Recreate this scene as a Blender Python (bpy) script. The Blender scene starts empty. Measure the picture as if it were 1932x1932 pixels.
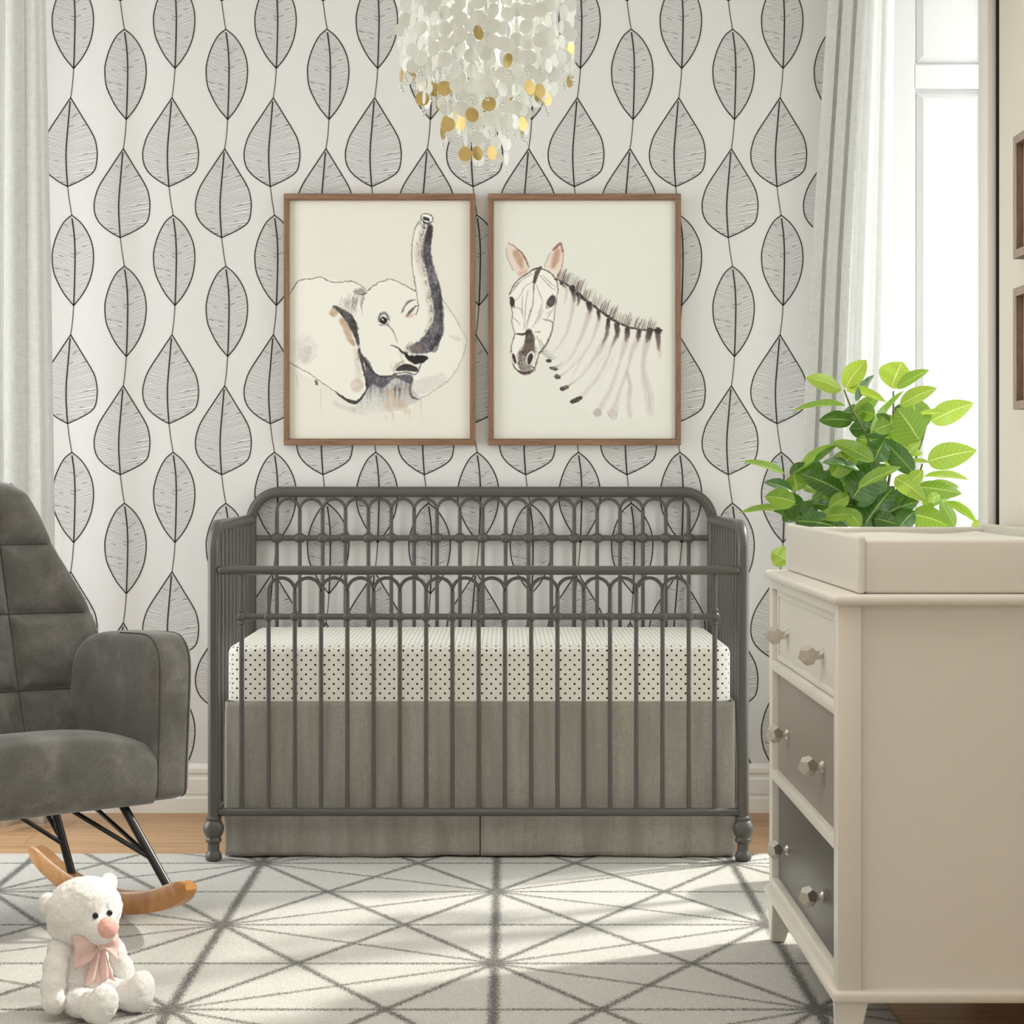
import bpy, bmesh, math, random
import numpy as np
from mathutils import Vector, Matrix, noise as mnoise

random.seed(7)
rng = np.random.default_rng(7)
PI = math.pi
SC = bpy.context.scene
COL = SC.collection

# ------------------------------------------------------------------ camera model
FPX, CX, CY, CAMH = 3570.0, 953.0, 898.0, 0.994
def at(px, py, Y):
    return Vector(((px - CX) * Y / FPX, Y, CAMH - (py - CY) * Y / FPX))
def xat(px, Y): return (px - CX) * Y / FPX
def zat(py, Y): return CAMH - (py - CY) * Y / FPX

RUGZ = 0.006
YW = 5.60          # back wall
XR = 1.06          # right wall
XL = -1.75         # left wall
ZC = 2.60          # ceiling

# ------------------------------------------------------------------ colour + material helpers
def lin(c):
    c = c / 255.0
    return c / 12.92 if c <= 0.04045 else ((c + 0.055) / 1.055) ** 2.4
def rgb(*c): return (lin(c[0]), lin(c[1]), lin(c[2]), 1.0)

class NT:
    """tiny node-tree helper"""
    def __init__(self, name):
        self.m = bpy.data.materials.new(name)
        self.m.use_nodes = True
        self.t = self.m.node_tree
        self.n = self.t.nodes
        self.b = self.n['Principled BSDF']
        self.out = self.n['Material Output']
    def node(self, typ, **kw):
        nd = self.n.new(typ)
        for k, v in kw.items():
            if k.startswith('i_'):
                nd.inputs[k[2:].replace('_', ' ')].default_value = v
            else:
                setattr(nd, k, v)
        return nd
    def link(self, a, b): self.t.links.new(a, b)
    def math(self, op, a, b=None, c=None, clamp=False):
        nd = self.n.new('ShaderNodeMath'); nd.operation = op; nd.use_clamp = clamp
        for i, v in enumerate((a, b, c)):
            if v is None: continue
            if isinstance(v, (int, float)): nd.inputs[i].default_value = v
            else: self.link(v, nd.inputs[i])
        return nd.outputs[0]
    def mix(self, fac, a, b, mode='MIX'):
        nd = self.n.new('ShaderNodeMix'); nd.data_type = 'RGBA'; nd.blend_type = mode
        for i, v in ((0, fac), (6, a), (7, b)):
            if isinstance(v, (int, float)): nd.inputs[i].default_value = v
            elif isinstance(v, tuple): nd.inputs[i].default_value = v
            else: self.link(v, nd.inputs[i])
        return nd.outputs[2]
    def coord(self, which='Object'):
        return self.node('ShaderNodeTexCoord').outputs[which]
    def mapping(self, vec, scale=(1, 1, 1), rot=(0, 0, 0), loc=(0, 0, 0)):
        nd = self.node('ShaderNodeMapping')
        nd.inputs['Scale'].default_value = scale
        nd.inputs['Rotation'].default_value = rot
        nd.inputs['Location'].default_value = loc
        self.link(vec, nd.inputs['Vector'])
        return nd.outputs[0]
    def noise(self, vec, scale, detail=3, rough=0.5, dist=0.0):
        nd = self.node('ShaderNodeTexNoise')
        nd.inputs['Scale'].default_value = scale
        nd.inputs['Detail'].default_value = detail
        nd.inputs['Roughness'].default_value = rough
        nd.inputs['Distortion'].default_value = dist
        self.link(vec, nd.inputs['Vector'])
        return nd.outputs['Fac']
    def ramp(self, fac, stops):
        nd = self.node('ShaderNodeValToRGB')
        els = nd.color_ramp.elements
        while len(els) < len(stops): els.new(0.5)
        for e, (p, c) in zip(els, stops):
            e.position = p; e.color = c
        self.link(fac, nd.inputs[0])
        return nd.outputs[0]
    def bump(self, h, strength=0.3, dist=0.002):
        nd = self.node('ShaderNodeBump')
        nd.inputs['Strength'].default_value = strength
        nd.inputs['Distance'].default_value = dist
        self.link(h, nd.inputs['Height'])
        self.link(nd.outputs[0], self.b.inputs['Normal'])
        return nd
    def color(self, c):
        if isinstance(c, tuple): self.b.inputs['Base Color'].default_value = c
        else: self.link(c, self.b.inputs['Base Color'])
    def set(self, rough=0.5, metal=0.0, spec=0.5):
        self.b.inputs['Roughness'].default_value = rough
        self.b.inputs['Metallic'].default_value = metal
        self.b.inputs['Specular IOR Level'].default_value = spec

def paint(name, c, rough=0.5, metal=0.0, var=0.06, scale=8.0, bump=0.0, bscale=300.0, spec=0.5):
    k = NT(name); k.set(rough, metal, spec)
    co = k.coord()
    n = k.noise(co, scale, 3)
    a = tuple(x * (1 - var) for x in c[:3]) + (1,)
    b = tuple(min(1, x * (1 + var)) for x in c[:3]) + (1,)
    k.color(k.mix(n, a, b))
    if bump: k.bump(k.noise(co, bscale, 2), bump, 0.001)
    return k.m

# ---- materials
M = {}
M['wall'] = paint('wallpaper_ground', rgb(220, 219, 218), 0.7, var=0.01, scale=3)
M['ink'] = paint('wallpaper_ink', rgb(44, 42, 42), 0.7, var=0.2, scale=60)
M['stalk'] = paint('wallpaper_stalk_ink', rgb(96, 94, 92), 0.7, var=0.1, scale=60)
M['hatch'] = paint('wallpaper_hatching', rgb(152, 150, 150), 0.7, var=0.22, scale=90)
M['hatchd'] = paint('wallpaper_dark_hatching', rgb(112, 110, 110), 0.7, var=0.2, scale=60)
M['plaster'] = paint('wall_paint', rgb(228, 223, 211), 0.75, var=0.01, scale=3)
M['ceil'] = paint('ceiling_paint', rgb(240, 238, 234), 0.8, var=0.01)
M['reveal'] = paint('reveal_paint', rgb(206, 207, 206), 0.45, var=0.01)
M['trim'] = paint('white_trim_paint', rgb(238, 236, 230), 0.4, var=0.01)
M['crib'] = paint('grey_metal_paint', rgb(86, 84, 80), 0.30, var=0.03, scale=20, spec=0.45)
M['white'] = paint('white_lacquer', rgb(219, 214, 204), 0.38, var=0.01, scale=4)
M['black'] = paint('black_metal', rgb(26, 25, 25), 0.35, var=0.1)
M['nickel'] = paint('brushed_nickel', rgb(204, 199, 190), 0.34, 1.0, var=0.03)
M['gold'] = paint('gold_foil', rgb(194, 170, 112), 0.46, 1.0, var=0.08, scale=40)
M['soil'] = paint('potting_soil', rgb(58, 44, 34), 0.95, var=0.4, scale=80, bump=0.8, bscale=120)
M['pot'] = paint('stone_pot', rgb(205, 200, 192), 0.6, var=0.05)
M['eye'] = paint('black_bead', rgb(14, 13, 13), 0.12, var=0.1)
M['thread'] = paint('pale_thread', rgb(222, 222, 214), 0.5, var=0.05)
M['shadow_strip'] = paint('painted_shadow', rgb(30, 27, 25), 0.9, var=0.1)

def wood(name, c1, c2, c3, scale=(1, 14, 14), rough=0.45, ns=4.0, bump=0.15):
    k = NT(name); k.set(rough)
    v = k.mapping(k.coord(), scale)
    n = k.noise(v, ns, 6, 0.6, 0.6)
    n2 = k.noise(v, ns * 7, 4, 0.6)
    f = k.math('ADD', k.math('MULTIPLY', n, 0.7), k.math('MULTIPLY', n2, 0.3))
    k.color(k.ramp(f, [(0.28, c1), (0.5, c2), (0.72, c3)]))
    k.bump(f, bump, 0.0008)
    return k.m
M['rocker'] = wood('honey_beech', rgb(150, 98, 48), rgb(188, 130, 70), rgb(210, 156, 96), (5, 5, 5), 0.35, 3.0)
M['walnutx'] = wood('walnut_along_x', rgb(98, 72, 52), rgb(134, 102, 77), rgb(160, 127, 100), (2, 30, 30), 0.5, 4)
M['walnutz'] = wood('walnut_along_z', rgb(98, 72, 52), rgb(134, 102, 77), rgb(160, 127, 100), (30, 30, 2), 0.5, 4)
M['darkwood'] = wood('weathered_wood', rgb(84, 60, 44), rgb(112, 86, 66), rgb(142, 122, 104), (30, 30, 3), 0.6, 4)

M['greywood'] = wood('greyed_wood', rgb(138, 124, 110), rgb(164, 150, 136), rgb(186, 174, 160), (30, 30, 3), 0.6, 4)
# floor planks along X
k = NT('oak_planks'); k.set(0.42)
co = k.coord()
sx = k.node('ShaderNodeSeparateXYZ'); k.link(co, sx.inputs[0])
row = k.math('FLOOR', k.math('DIVIDE', sx.outputs[1], 0.165))
wn = k.node('ShaderNodeTexWhiteNoise', noise_dimensions='1D'); k.link(row, wn.inputs['W'])
xs = k.math('ADD', k.math('DIVIDE', sx.outputs[0], 1.3), k.math('MULTIPLY', wn.outputs[0], 3.7))
colid = k.math('FLOOR', xs)
wn2 = k.node('ShaderNodeTexWhiteNoise', noise_dimensions='2D')
cmb = k.node('ShaderNodeCombineXYZ'); k.link(row, cmb.inputs[0]); k.link(colid, cmb.inputs[1])
k.link(cmb.outputs[0], wn2.inputs['Vector'])
off = k.node('ShaderNodeVectorMath', operation='ADD')
k.link(k.mapping(co, (1.2, 16, 1)), off.inputs[0])
sc_ = k.node('ShaderNodeVectorMath', operation='SCALE'); k.link(wn2.outputs['Color'], sc_.inputs[0]); sc_.inputs['Scale'].default_value = 40
k.link(sc_.outputs[0], off.inputs[1])
g = k.noise(off.outputs[0], 2.2, 7, 0.62, 0.8)
g2 = k.noise(off.outputs[0], 14, 4, 0.6)
gf = k.math('ADD', k.math('MULTIPLY', g, 0.75), k.math('MULTIPLY', g2, 0.25))
wc = k.ramp(gf, [(0.28, rgb(150, 110, 74)), (0.5, rgb(194, 154, 112)), (0.74, rgb(216, 182, 140))])
wc = k.mix(k.math('MULTIPLY', wn2.outputs['Value'], 0.35), wc, rgb(166, 126, 88))
fy = k.math('FRACT', k.math('DIVIDE', sx.outputs[1], 0.165))
fx = k.math('FRACT', xs)
gap = k.math('MAXIMUM', k.math('LESS_THAN', fy, 0.014), k.math('LESS_THAN', fx, 0.0018))
k.color(k.mix(k.math('MULTIPLY', gap, 0.75), wc, rgb(96, 68, 44)))
k.bump(gf, 0.12, 0.001)
M['floor'] = k.m

# rug: six families of lines that meet in stars
k = NT('star_line_rug'); k.set(0.95, spec=0.1)
co = k.coord()
nz = k.node('ShaderNodeTexNoise'); nz.inputs['Scale'].default_value = 380; nz.inputs['Detail'].default_value = 3
k.link(co, nz.inputs['Vector'])
dv = k.node('ShaderNodeVectorMath', operation='SUBTRACT'); k.link(nz.outputs['Color'], dv.inputs[0]); dv.inputs[1].default_value = (0.5, 0.5, 0.5)
ds = k.node('ShaderNodeVectorMath', operation='SCALE'); k.link(dv.outputs[0], ds.inputs[0]); ds.inputs['Scale'].default_value = 0.05
da = k.node('ShaderNodeVectorMath', operation='ADD'); k.link(co, da.inputs[0]); k.link(ds.outputs[0], da.inputs[1])
sx = k.node('ShaderNodeSeparateXYZ'); k.link(da.outputs[0], sx.inputs[0])
PX, PY = 0.600, 0.662
u = k.math('DIVIDE', k.math('ADD', sx.outputs[0], 0.0215), PX)
v = k.math('DIVIDE', k.math('SUBTRACT', sx.outputs[1], 4.497), PY)
def fam(expr, wid):
    f = k.math('ABSOLUTE', k.math('SUBTRACT', k.math('FRACT', k.math('ADD', expr, 0.5)), 0.5))
    return k.math('LESS_THAN', f, wid)
def lc(a):
    return k.math('ADD', v, k.math('MULTIPLY', u, a))
lines = fam(u, 0.0100 / PX)
for a, wd in ((0.5, 0.0050), (-0.5, 0.0050), (1.5, 0.0068), (-1.5, 0.0068)):
    slope = a * PY / PX
    lines = k.math('MAXIMUM', lines, fam(lc(a), wd * math.sqrt(1 + slope * slope) / PY))
lines = k.math('MAXIMUM', lines, fam(k.math('MULTIPLY', v, 2.0), 0.0056 * 2 / PY))
pile = k.ramp(k.noise(co, 330, 3, 0.7), [(0.36, (0, 0, 0, 1)), (0.64, (1, 1, 1, 1))])
soft = k.noise(co, 7, 3)
base = k.mix(pile, rgb(202, 200, 192), rgb(252, 250, 245))
mott = k.ramp(k.noise(co, 120, 3, .6), [(0.40, (0, 0, 0, 1)), (0.62, (1, 1, 1, 1))])
base = k.mix(k.math('MULTIPLY', mott, 0.34), base, rgb(196, 193, 184))
base = k.mix(k.math('MULTIPLY', soft, 0.25), base, rgb(222, 219, 210))
ink = k.mix(pile, rgb(30, 29, 28), rgb(118, 115, 110))
ink = k.mix(k.math('MULTIPLY', mott, 0.45), ink, rgb(160, 157, 151))
k.color(k.mix(k.math('MULTIPLY', lines, 0.97), base, ink))
k.bump(k.math('ADD', k.math('MULTIPLY', pile, 0.7), k.math('MULTIPLY', k.noise(co, 140, 2), 0.5)), 0.7, 0.004)
k.b.inputs['Sheen Weight'].default_value = 0.2
M['rug'] = k.m

# velvet
k = NT('grey_velvet'); k.set(0.9, spec=0.15)
co = k.coord()
n1 = k.noise(co, 10, 5, 0.65, 0.4); n2 = k.noise(co, 330, 3, .7)
f = k.math('ADD', k.math('MULTIPLY', n1, 0.6), k.math('MULTIPLY', n2, 0.4))
k.color(k.ramp(f, [(0.3, rgb(84, 83, 78)), (0.52, rgb(110, 108, 103)), (0.72, rgb(146, 144, 139))]))
k.bump(n2, 0.25, 0.001)
k.b.inputs['Sheen Weight'].default_value = 0.45
k.b.inputs['Sheen Roughness'].default_value = 0.4
M['velvet'] = k.m
M['piping'] = paint('piping_and_seam_shade', rgb(70, 68, 64), 0.85, var=0.1)

def fabric(name, c, c2, wscale=900.0, transl=0.0, transp=0.0, rough=0.9, fold_shade=None):
    k = NT(name); k.set(rough, spec=0.15)
    co = k.coord()
    a = k.noise(k.mapping(co, (1, 1, 0.12)), wscale, 2)
    b = k.noise(k.mapping(co, (0.12, 0.12, 1)), wscale, 2)
    w = k.math('MULTIPLY', k.math('ADD', a, b), 0.5)
    colr = k.ramp(w, [(0.35, c), (0.62, c2)])
    if fold_shade:
        s = k.ramp(k.noise(k.mapping(co, (1, 1, 0.10)), 22, 4, .6), [(.38, (0, 0, 0, 1)), (.66, (1, 1, 1, 1))])  # darker vertical bands paint fold shade into the cloth colour
        colr = k.mix(k.math('MULTIPLY', s, 0.55), colr, fold_shade)
    k.color(colr)
    k.bump(w, 0.3, 0.001)
    if transl or transp:
        tr = k.node('ShaderNodeBsdfTranslucent'); k.link(colr, tr.inputs['Color'])
        mx = k.node('ShaderNodeMixShader'); mx.inputs[0].default_value = transl
        k.link(k.b.outputs[0], mx.inputs[1]); k.link(tr.outputs[0], mx.inputs[2])
        last = mx
        if transp:
            tp = k.node('ShaderNodeBsdfTransparent')
            m2 = k.node('ShaderNodeMixShader'); m2.inputs[0].default_value = transp
            k.link(mx.outputs[0], m2.inputs[1]); k.link(tp.outputs[0], m2.inputs[2]); last = m2
        k.link(last.outputs[0], k.out.inputs[0])
    return k.m
M['skirt'] = fabric('taupe_grey_linen', rgb(154, 150, 142), rgb(176, 172, 164), 500, fold_shade=rgb(132, 127, 119))
M['curtain'] = fabric('pale_linen', rgb(232, 232, 229), rgb(246, 246, 244), 300, 0.5)
M['sheer'] = fabric('white_sheer', rgb(244, 244, 242), rgb(252, 252, 251), 300, 0.72, 0.10)
M['pad'] = fabric('white_cotton', rgb(228, 225, 216), rgb(240, 238, 230), 300)
M['bow'] = fabric('pink_satin', rgb(247, 220, 213), rgb(252, 230, 224), 200, 0.4, 0.0, 0.5)
M['nose'] = fabric('pink_knit', rgb(226, 164, 152), rgb(246, 198, 188), 500)

# polka dots
k = NT('polka_dot_cotton'); k.set(0.85, spec=0.15)
geo = k.node('ShaderNodeNewGeometry')
sp = k.node('ShaderNodeSeparateXYZ'); k.link(geo.outputs['Position'], sp.inputs[0])
sn = k.node('ShaderNodeSeparateXYZ'); k.link(geo.outputs['True Normal'], sn.inputs[0])
top = k.math('GREATER_THAN', sn.outputs[2], 0.7)
side = k.math('GREATER_THAN', k.math('ABSOLUTE', sn.outputs[0]), 0.75)
def pick(t, a, b):   # a if t else b
    return k.math('ADD', k.math('MULTIPLY', t, a), k.math('MULTIPLY', k.math('SUBTRACT', 1.0, t), b))
uu = pick(side, sp.outputs[1], sp.outputs[0])
vv = pick(top, sp.outputs[1], sp.outputs[2])
def dots(ou, ov):
    a = k.math('SUBTRACT', k.math('FRACT', k.math('ADD', k.math('DIVIDE', uu, 0.0240), ou)), 0.5)
    b = k.math('SUBTRACT', k.math('FRACT', k.math('ADD', k.math('DIVIDE', vv, 0.0246), ov)), 0.5)
    d = k.math('SQRT', k.math('ADD', k.math('MULTIPLY', a, a), k.math('MULTIPLY', b, b)))
    return k.math('LESS_THAN', d, 0.112)
dd = k.math('MAXIMUM', dots(0.0, 0.0), dots(0.5, 0.5))
k.color(k.mix(dd, rgb(245, 243, 235), rgb(34, 32, 30)))
k.bump(k.noise(k.coord(), 22, 2), 0.2, 0.006)
M['dots'] = k.m

# drawer greys
M['grey1'] = paint('warm_grey_lacquer', rgb(146, 138, 127), 0.4, var=0.03)
M['grey2'] = paint('charcoal_grey_lacquer', rgb(94, 90, 84), 0.38, var=0.03)

# plush
k = NT('white_plush'); k.set(0.95, spec=0.1)
co = k.coord()
n1 = k.noise(co, 190, 4, 0.65, 1.5); n2 = k.noise(co, 18, 3)
k.color(k.ramp(k.math('ADD', k.math('MULTIPLY', n1, 0.6), k.math('MULTIPLY', n2, 0.4)),
               [(0.3, rgb(234, 230, 224)), (0.55, rgb(253, 252, 249))]))
k.bump(n1, 0.8, 0.0035)
k.b.inputs['Sheen Weight'].default_value = 0.3
M['plush'] = k.m

# leaves
def leafmat(name, c, cv, tr, tcol):
    k = NT(name); k.set(0.22, spec=0.6)
    uv = k.node('ShaderNodeUVMap'); uv.uv_map = 'UVMap'
    s = k.node('ShaderNodeSeparateXYZ'); k.link(uv.outputs[0], s.inputs[0])
    ua = k.math('ABSOLUTE', k.math('SUBTRACT', s.outputs[0], 0.5))
    rib = k.math('LESS_THAN', ua, 0.022)
    sv = k.math('FRACT', k.math('MULTIPLY', k.math('SUBTRACT', s.outputs[1], k.math('MULTIPLY', ua, 0.35)), 9.0))
    sd = k.math('LESS_THAN', k.math('ABSOLUTE', k.math('SUBTRACT', sv, 0.5)), 0.05)
    vein = k.math('MAXIMUM', rib, k.math('MULTIPLY', sd, 0.32))
    n = k.noise(k.coord(), 14, 3)
    bc = k.mix(n, tuple(x * 0.75 for x in c[:3]) + (1,), tuple(min(1, x * 1.25) for x in c[:3]) + (1,))
    bc = k.mix(vein, bc, cv)
    k.color(bc)
    t = k.node('ShaderNodeBsdfTranslucent'); k.link(k.mix(vein, tcol, cv), t.inputs['Color'])
    mx = k.node('ShaderNodeMixShader'); mx.inputs[0].default_value = tr
    k.link(k.b.outputs[0], mx.inputs[1]); k.link(t.outputs[0], mx.inputs[2])
    k.link(mx.outputs[0], k.out.inputs[0])
    k.bump(vein, 0.2, 0.001)
    return k.m
LEAFM = [leafmat('leaf_backlit_lime', rgb(140, 172, 58), rgb(212, 222, 132), 0.42, rgb(178, 200, 70)),  # lime tone puts backlight into the leaf colour
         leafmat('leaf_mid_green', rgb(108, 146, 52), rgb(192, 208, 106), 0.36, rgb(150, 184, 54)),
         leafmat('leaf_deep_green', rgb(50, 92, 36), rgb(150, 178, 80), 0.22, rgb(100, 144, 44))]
M['stem'] = paint('green_stem', rgb(98, 104, 52), 0.6, var=0.2, scale=40)
M['bark'] = paint('pale_bark', rgb(132, 108, 82), 0.8, var=0.25, scale=40)

# capiz shell
k = NT('capiz_shell'); k.set(0.22, spec=0.7)
n = k.noise(k.coord(), 30, 3)
k.color(k.mix(n, rgb(236, 236, 230), rgb(252, 253, 249)))
t = k.node('ShaderNodeBsdfTranslucent'); t.inputs['Color'].default_value = rgb(250, 251, 248)
mx = k.node('ShaderNodeMixShader'); mx.inputs[0].default_value = 0.5
k.link(k.b.outputs[0], mx.inputs[1]); k.link(t.outputs[0], mx.inputs[2]); k.link(mx.outputs[0], k.out.inputs[0])
M['capiz'] = k.m
# glass
def glass(name, tp):
    k = NT(name)
    g = k.node('ShaderNodeBsdfGlossy'); g.inputs['Roughness'].default_value = 0.03
    t = k.node('ShaderNodeBsdfTransparent'); t.inputs['Color'].default_value = (0.97, 0.98, 0.98, 1)
    mx = k.node('ShaderNodeMixShader'); mx.inputs[0].default_value = tp
    k.link(t.outputs[0], mx.inputs[1]); k.link(g.outputs[0], mx.inputs[2]); k.link(mx.outputs[0], k.out.inputs[0])
    return k.m
M['glass'] = glass('window_glass', 0.06)
M['bead'] = glass('clear_bead', 0.45)

# painted canvas
k = NT('watercolour_print'); k.set(0.6, spec=0.25)
at_ = k.node('ShaderNodeVertexColor'); at_.layer_name = 'Paint'
pn = k.noise(k.coord(), 500, 2)
k.color(k.mix(k.math('MULTIPLY', pn, 0.05), at_.outputs['Color'], rgb(200, 196, 184)))
M['print'] = k.m

# ------------------------------------------------------------------ mesh builder
class MB:
    def __init__(self):
        self.v = []; self.f = []; self.mi = []; self.uv = {}
        self.cur = 0
    def add(self, verts, faces):
        o = len(self.v)
        self.v.extend(tuple(p) for p in verts)
        for f in faces:
            self.f.append(tuple(i + o for i in f)); self.mi.append(self.cur)
        return o
    def from_bm(self, bm):
        bm.verts.index_update()
        self.add([p.co.copy() for p in bm.verts], [[q.index for q in f.verts] for f in bm.faces])
        bm.free()
    def box(self, x0, x1, y0, y1, z0, z1, bev=0.0, seg=2):
        bm = bmesh.new()
        bmesh.ops.create_cube(bm, size=1.0)
        for p in bm.verts:
            p.co = Vector((x0 + (p.co.x + .5) * (x1 - x0), y0 + (p.co.y + .5) * (y1 - y0), z0 + (p.co.z + .5) * (z1 - z0)))
        if bev > 0:
            bmesh.ops.bevel(bm, geom=list(bm.edges), offset=bev, segments=seg, profile=0.5, affect='EDGES')
        self.from_bm(bm)
    def tube(self, pts, r, seg=12, caps=True, squash=None):
        pts = [Vector(p) for p in pts]
        n = len(pts)
        rs = r if isinstance(r, (list, tuple)) else [r] * n
        t0 = (pts[1] - pts[0]).normalized()
        ref = Vector((0, 0, 1)) if abs(t0.z) < 0.9 else Vector((0, 1, 0))
        nx = t0.cross(ref).normalized()
        verts = []; faces = []
        prev = t0
        for i, p in enumerate(pts):
            if i == 0: t = t0
            elif i == n - 1: t = (pts[i] - pts[i - 1]).normalized()
            else: t = ((pts[i + 1] - pts[i]).normalized() + (pts[i] - pts[i - 1]).normalized()).normalized()
            q = prev.rotation_difference(t); nx = (q @ nx).normalized(); prev = t
            ny = t.cross(nx).normalized()
            for j in range(seg):
                a = 2 * PI * j / seg
                verts.append(p + (nx * math.cos(a) + ny * math.sin(a)) * rs[i])
        for i in range(n - 1):
            for j in range(seg):
                a = i * seg + j; b = i * seg + (j + 1) % seg
                faces.append((a, b, b + seg, a + seg))
        if caps:
            faces.append(tuple(range(seg - 1, -1, -1)))
            faces.append(tuple((n - 1) * seg + j for j in range(seg)))
        self.add(verts, faces)
    def lathe(self, prof, origin, axis=(0, 0, 1), seg=24):
        """prof: list of (radius, height along axis)"""
        ax = Vector(axis).normalized()
        ref = Vector((1, 0, 0)) if abs(ax.x) < 0.9 else Vector((0, 1, 0))
        e1 = ax.cross(ref).normalized(); e2 = ax.cross(e1).normalized()
        o = Vector(origin); verts = []; faces = []
        for (r, h) in prof:
            for j in range(seg):
                a = 2 * PI * j / seg
                verts.append(o + ax * h + (e1 * math.cos(a) + e2 * math.sin(a)) * max(r, 1e-5))
        n = len(prof)
        for i in range(n - 1):
            for j in range(seg):
                a = i * seg + j; b = i * seg + (j + 1) % seg
                faces.append((a, b, b + seg, a + seg))
        faces.append(tuple(range(seg - 1, -1, -1)))
        faces.append(tuple((n - 1) * seg + j for j in range(seg)))
        self.add(verts, faces)
    def ball(self, c, rad, rot=None, u=16, v=10, disp=0.0, dscale=30.0):
        bm = bmesh.new()
        bmesh.ops.create_uvsphere(bm, u_segments=u, v_segments=v, radius=1.0)
        rad = Vector(rad) if not isinstance(rad, (int, float)) else Vector((rad,) * 3)
        c = Vector(c)
        for p in bm.verts:
            q = Vector((p.co.x * rad.x, p.co.y * rad.y, p.co.z * rad.z))
            if disp:
                q *= 1 + disp * mnoise.noise((q + c) * dscale)
            if rot is not None: q = rot @ q
            p.co = c + q
        self.from_bm(bm)
    def build(self, name, mats, parent=None, smooth=40, origin=None, uvs=None):
        me = bpy.data.meshes.new(name)
        o = Vector((0, 0, 0))
        if parent is not None: o = ORG[parent.name]
        elif origin is not None: o = Vector(origin)
        vs = [(p[0] - o.x, p[1] - o.y, p[2] - o.z) for p in self.v]
        me.from_pydata(vs, [], self.f)
        if not isinstance(mats, (list, tuple)): mats = [mats]
        for m in mats: me.materials.append(m)
        if len(mats) > 1: me.polygons.foreach_set('material_index', self.mi)
        if smooth:
            me.polygons.foreach_set('use_smooth', [True] * len(me.polygons))
            me.set_sharp_from_angle(angle=math.radians(smooth))
        if uvs is not None:
            lay = me.uv_layers.new(name='UVMap')
            for lp in me.loops: lay.data[lp.index].uv = uvs[lp.vertex_index]
        me.update()
        ob = bpy.data.objects.new(name, me)
        COL.objects.link(ob)
        if parent is not None: ob.parent = parent
        else: ob.location = o
        ORG[ob.name] = o
        return ob

ORG = {}
def thing(name, label, cat, loc, group=None):
    o = bpy.data.objects.new(name, None)
    o.empty_display_size = 0.05
    COL.objects.link(o); o.location = loc
    ORG[o.name] = Vector(loc)
    return tag(o, label, cat, group)
def tag(o, label, cat, group=None):
    o['label'] = label; o['category'] = cat
    if group: o['group'] = group
    return o
def struct(o):
    o['kind'] = 'structure'; return o
def part_label(o, s):
    o['label'] = s; return o

def catmull(pts, n=8):
    P = [np.array(p, float) for p in pts]
    if len(P) < 3: 
        return [P[0] + (P[1] - P[0]) * i / n for i in range(n + 1)]
    P = [2 * P[0] - P[1]] + P + [2 * P[-1] - P[-2]]
    out = []
    for i in range(1, len(P) - 2):
        p0, p1, p2, p3 = P[i - 1], P[i], P[i + 1], P[i + 2]
        for j in range(n):
            t = j / n
            out.append(0.5 * ((2 * p1) + (-p0 + p2) * t + (2 * p0 - 5 * p1 + 4 * p2 - p3) * t * t + (-p0 + 3 * p1 - 3 * p2 + p3) * t ** 3))
    out.append(P[-2])
    return out

# ------------------------------------------------------------------ room shell
def quad(b, a, c, d, e): b.add([a, c, d, e], [(0, 1, 2, 3)])
YF = -0.6
b = MB(); b.box(XL - 0.4, 1.6, YF, YW + 0.2, -0.08, 0.0); struct(b.build('floor', M['floor'], smooth=0))
b = MB(); b.box(XL - 0.4, 1.6, YF, YW + 0.2, ZC, ZC + 0.08); struct(b.build('ceiling', M['ceil'], smooth=0))

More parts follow.
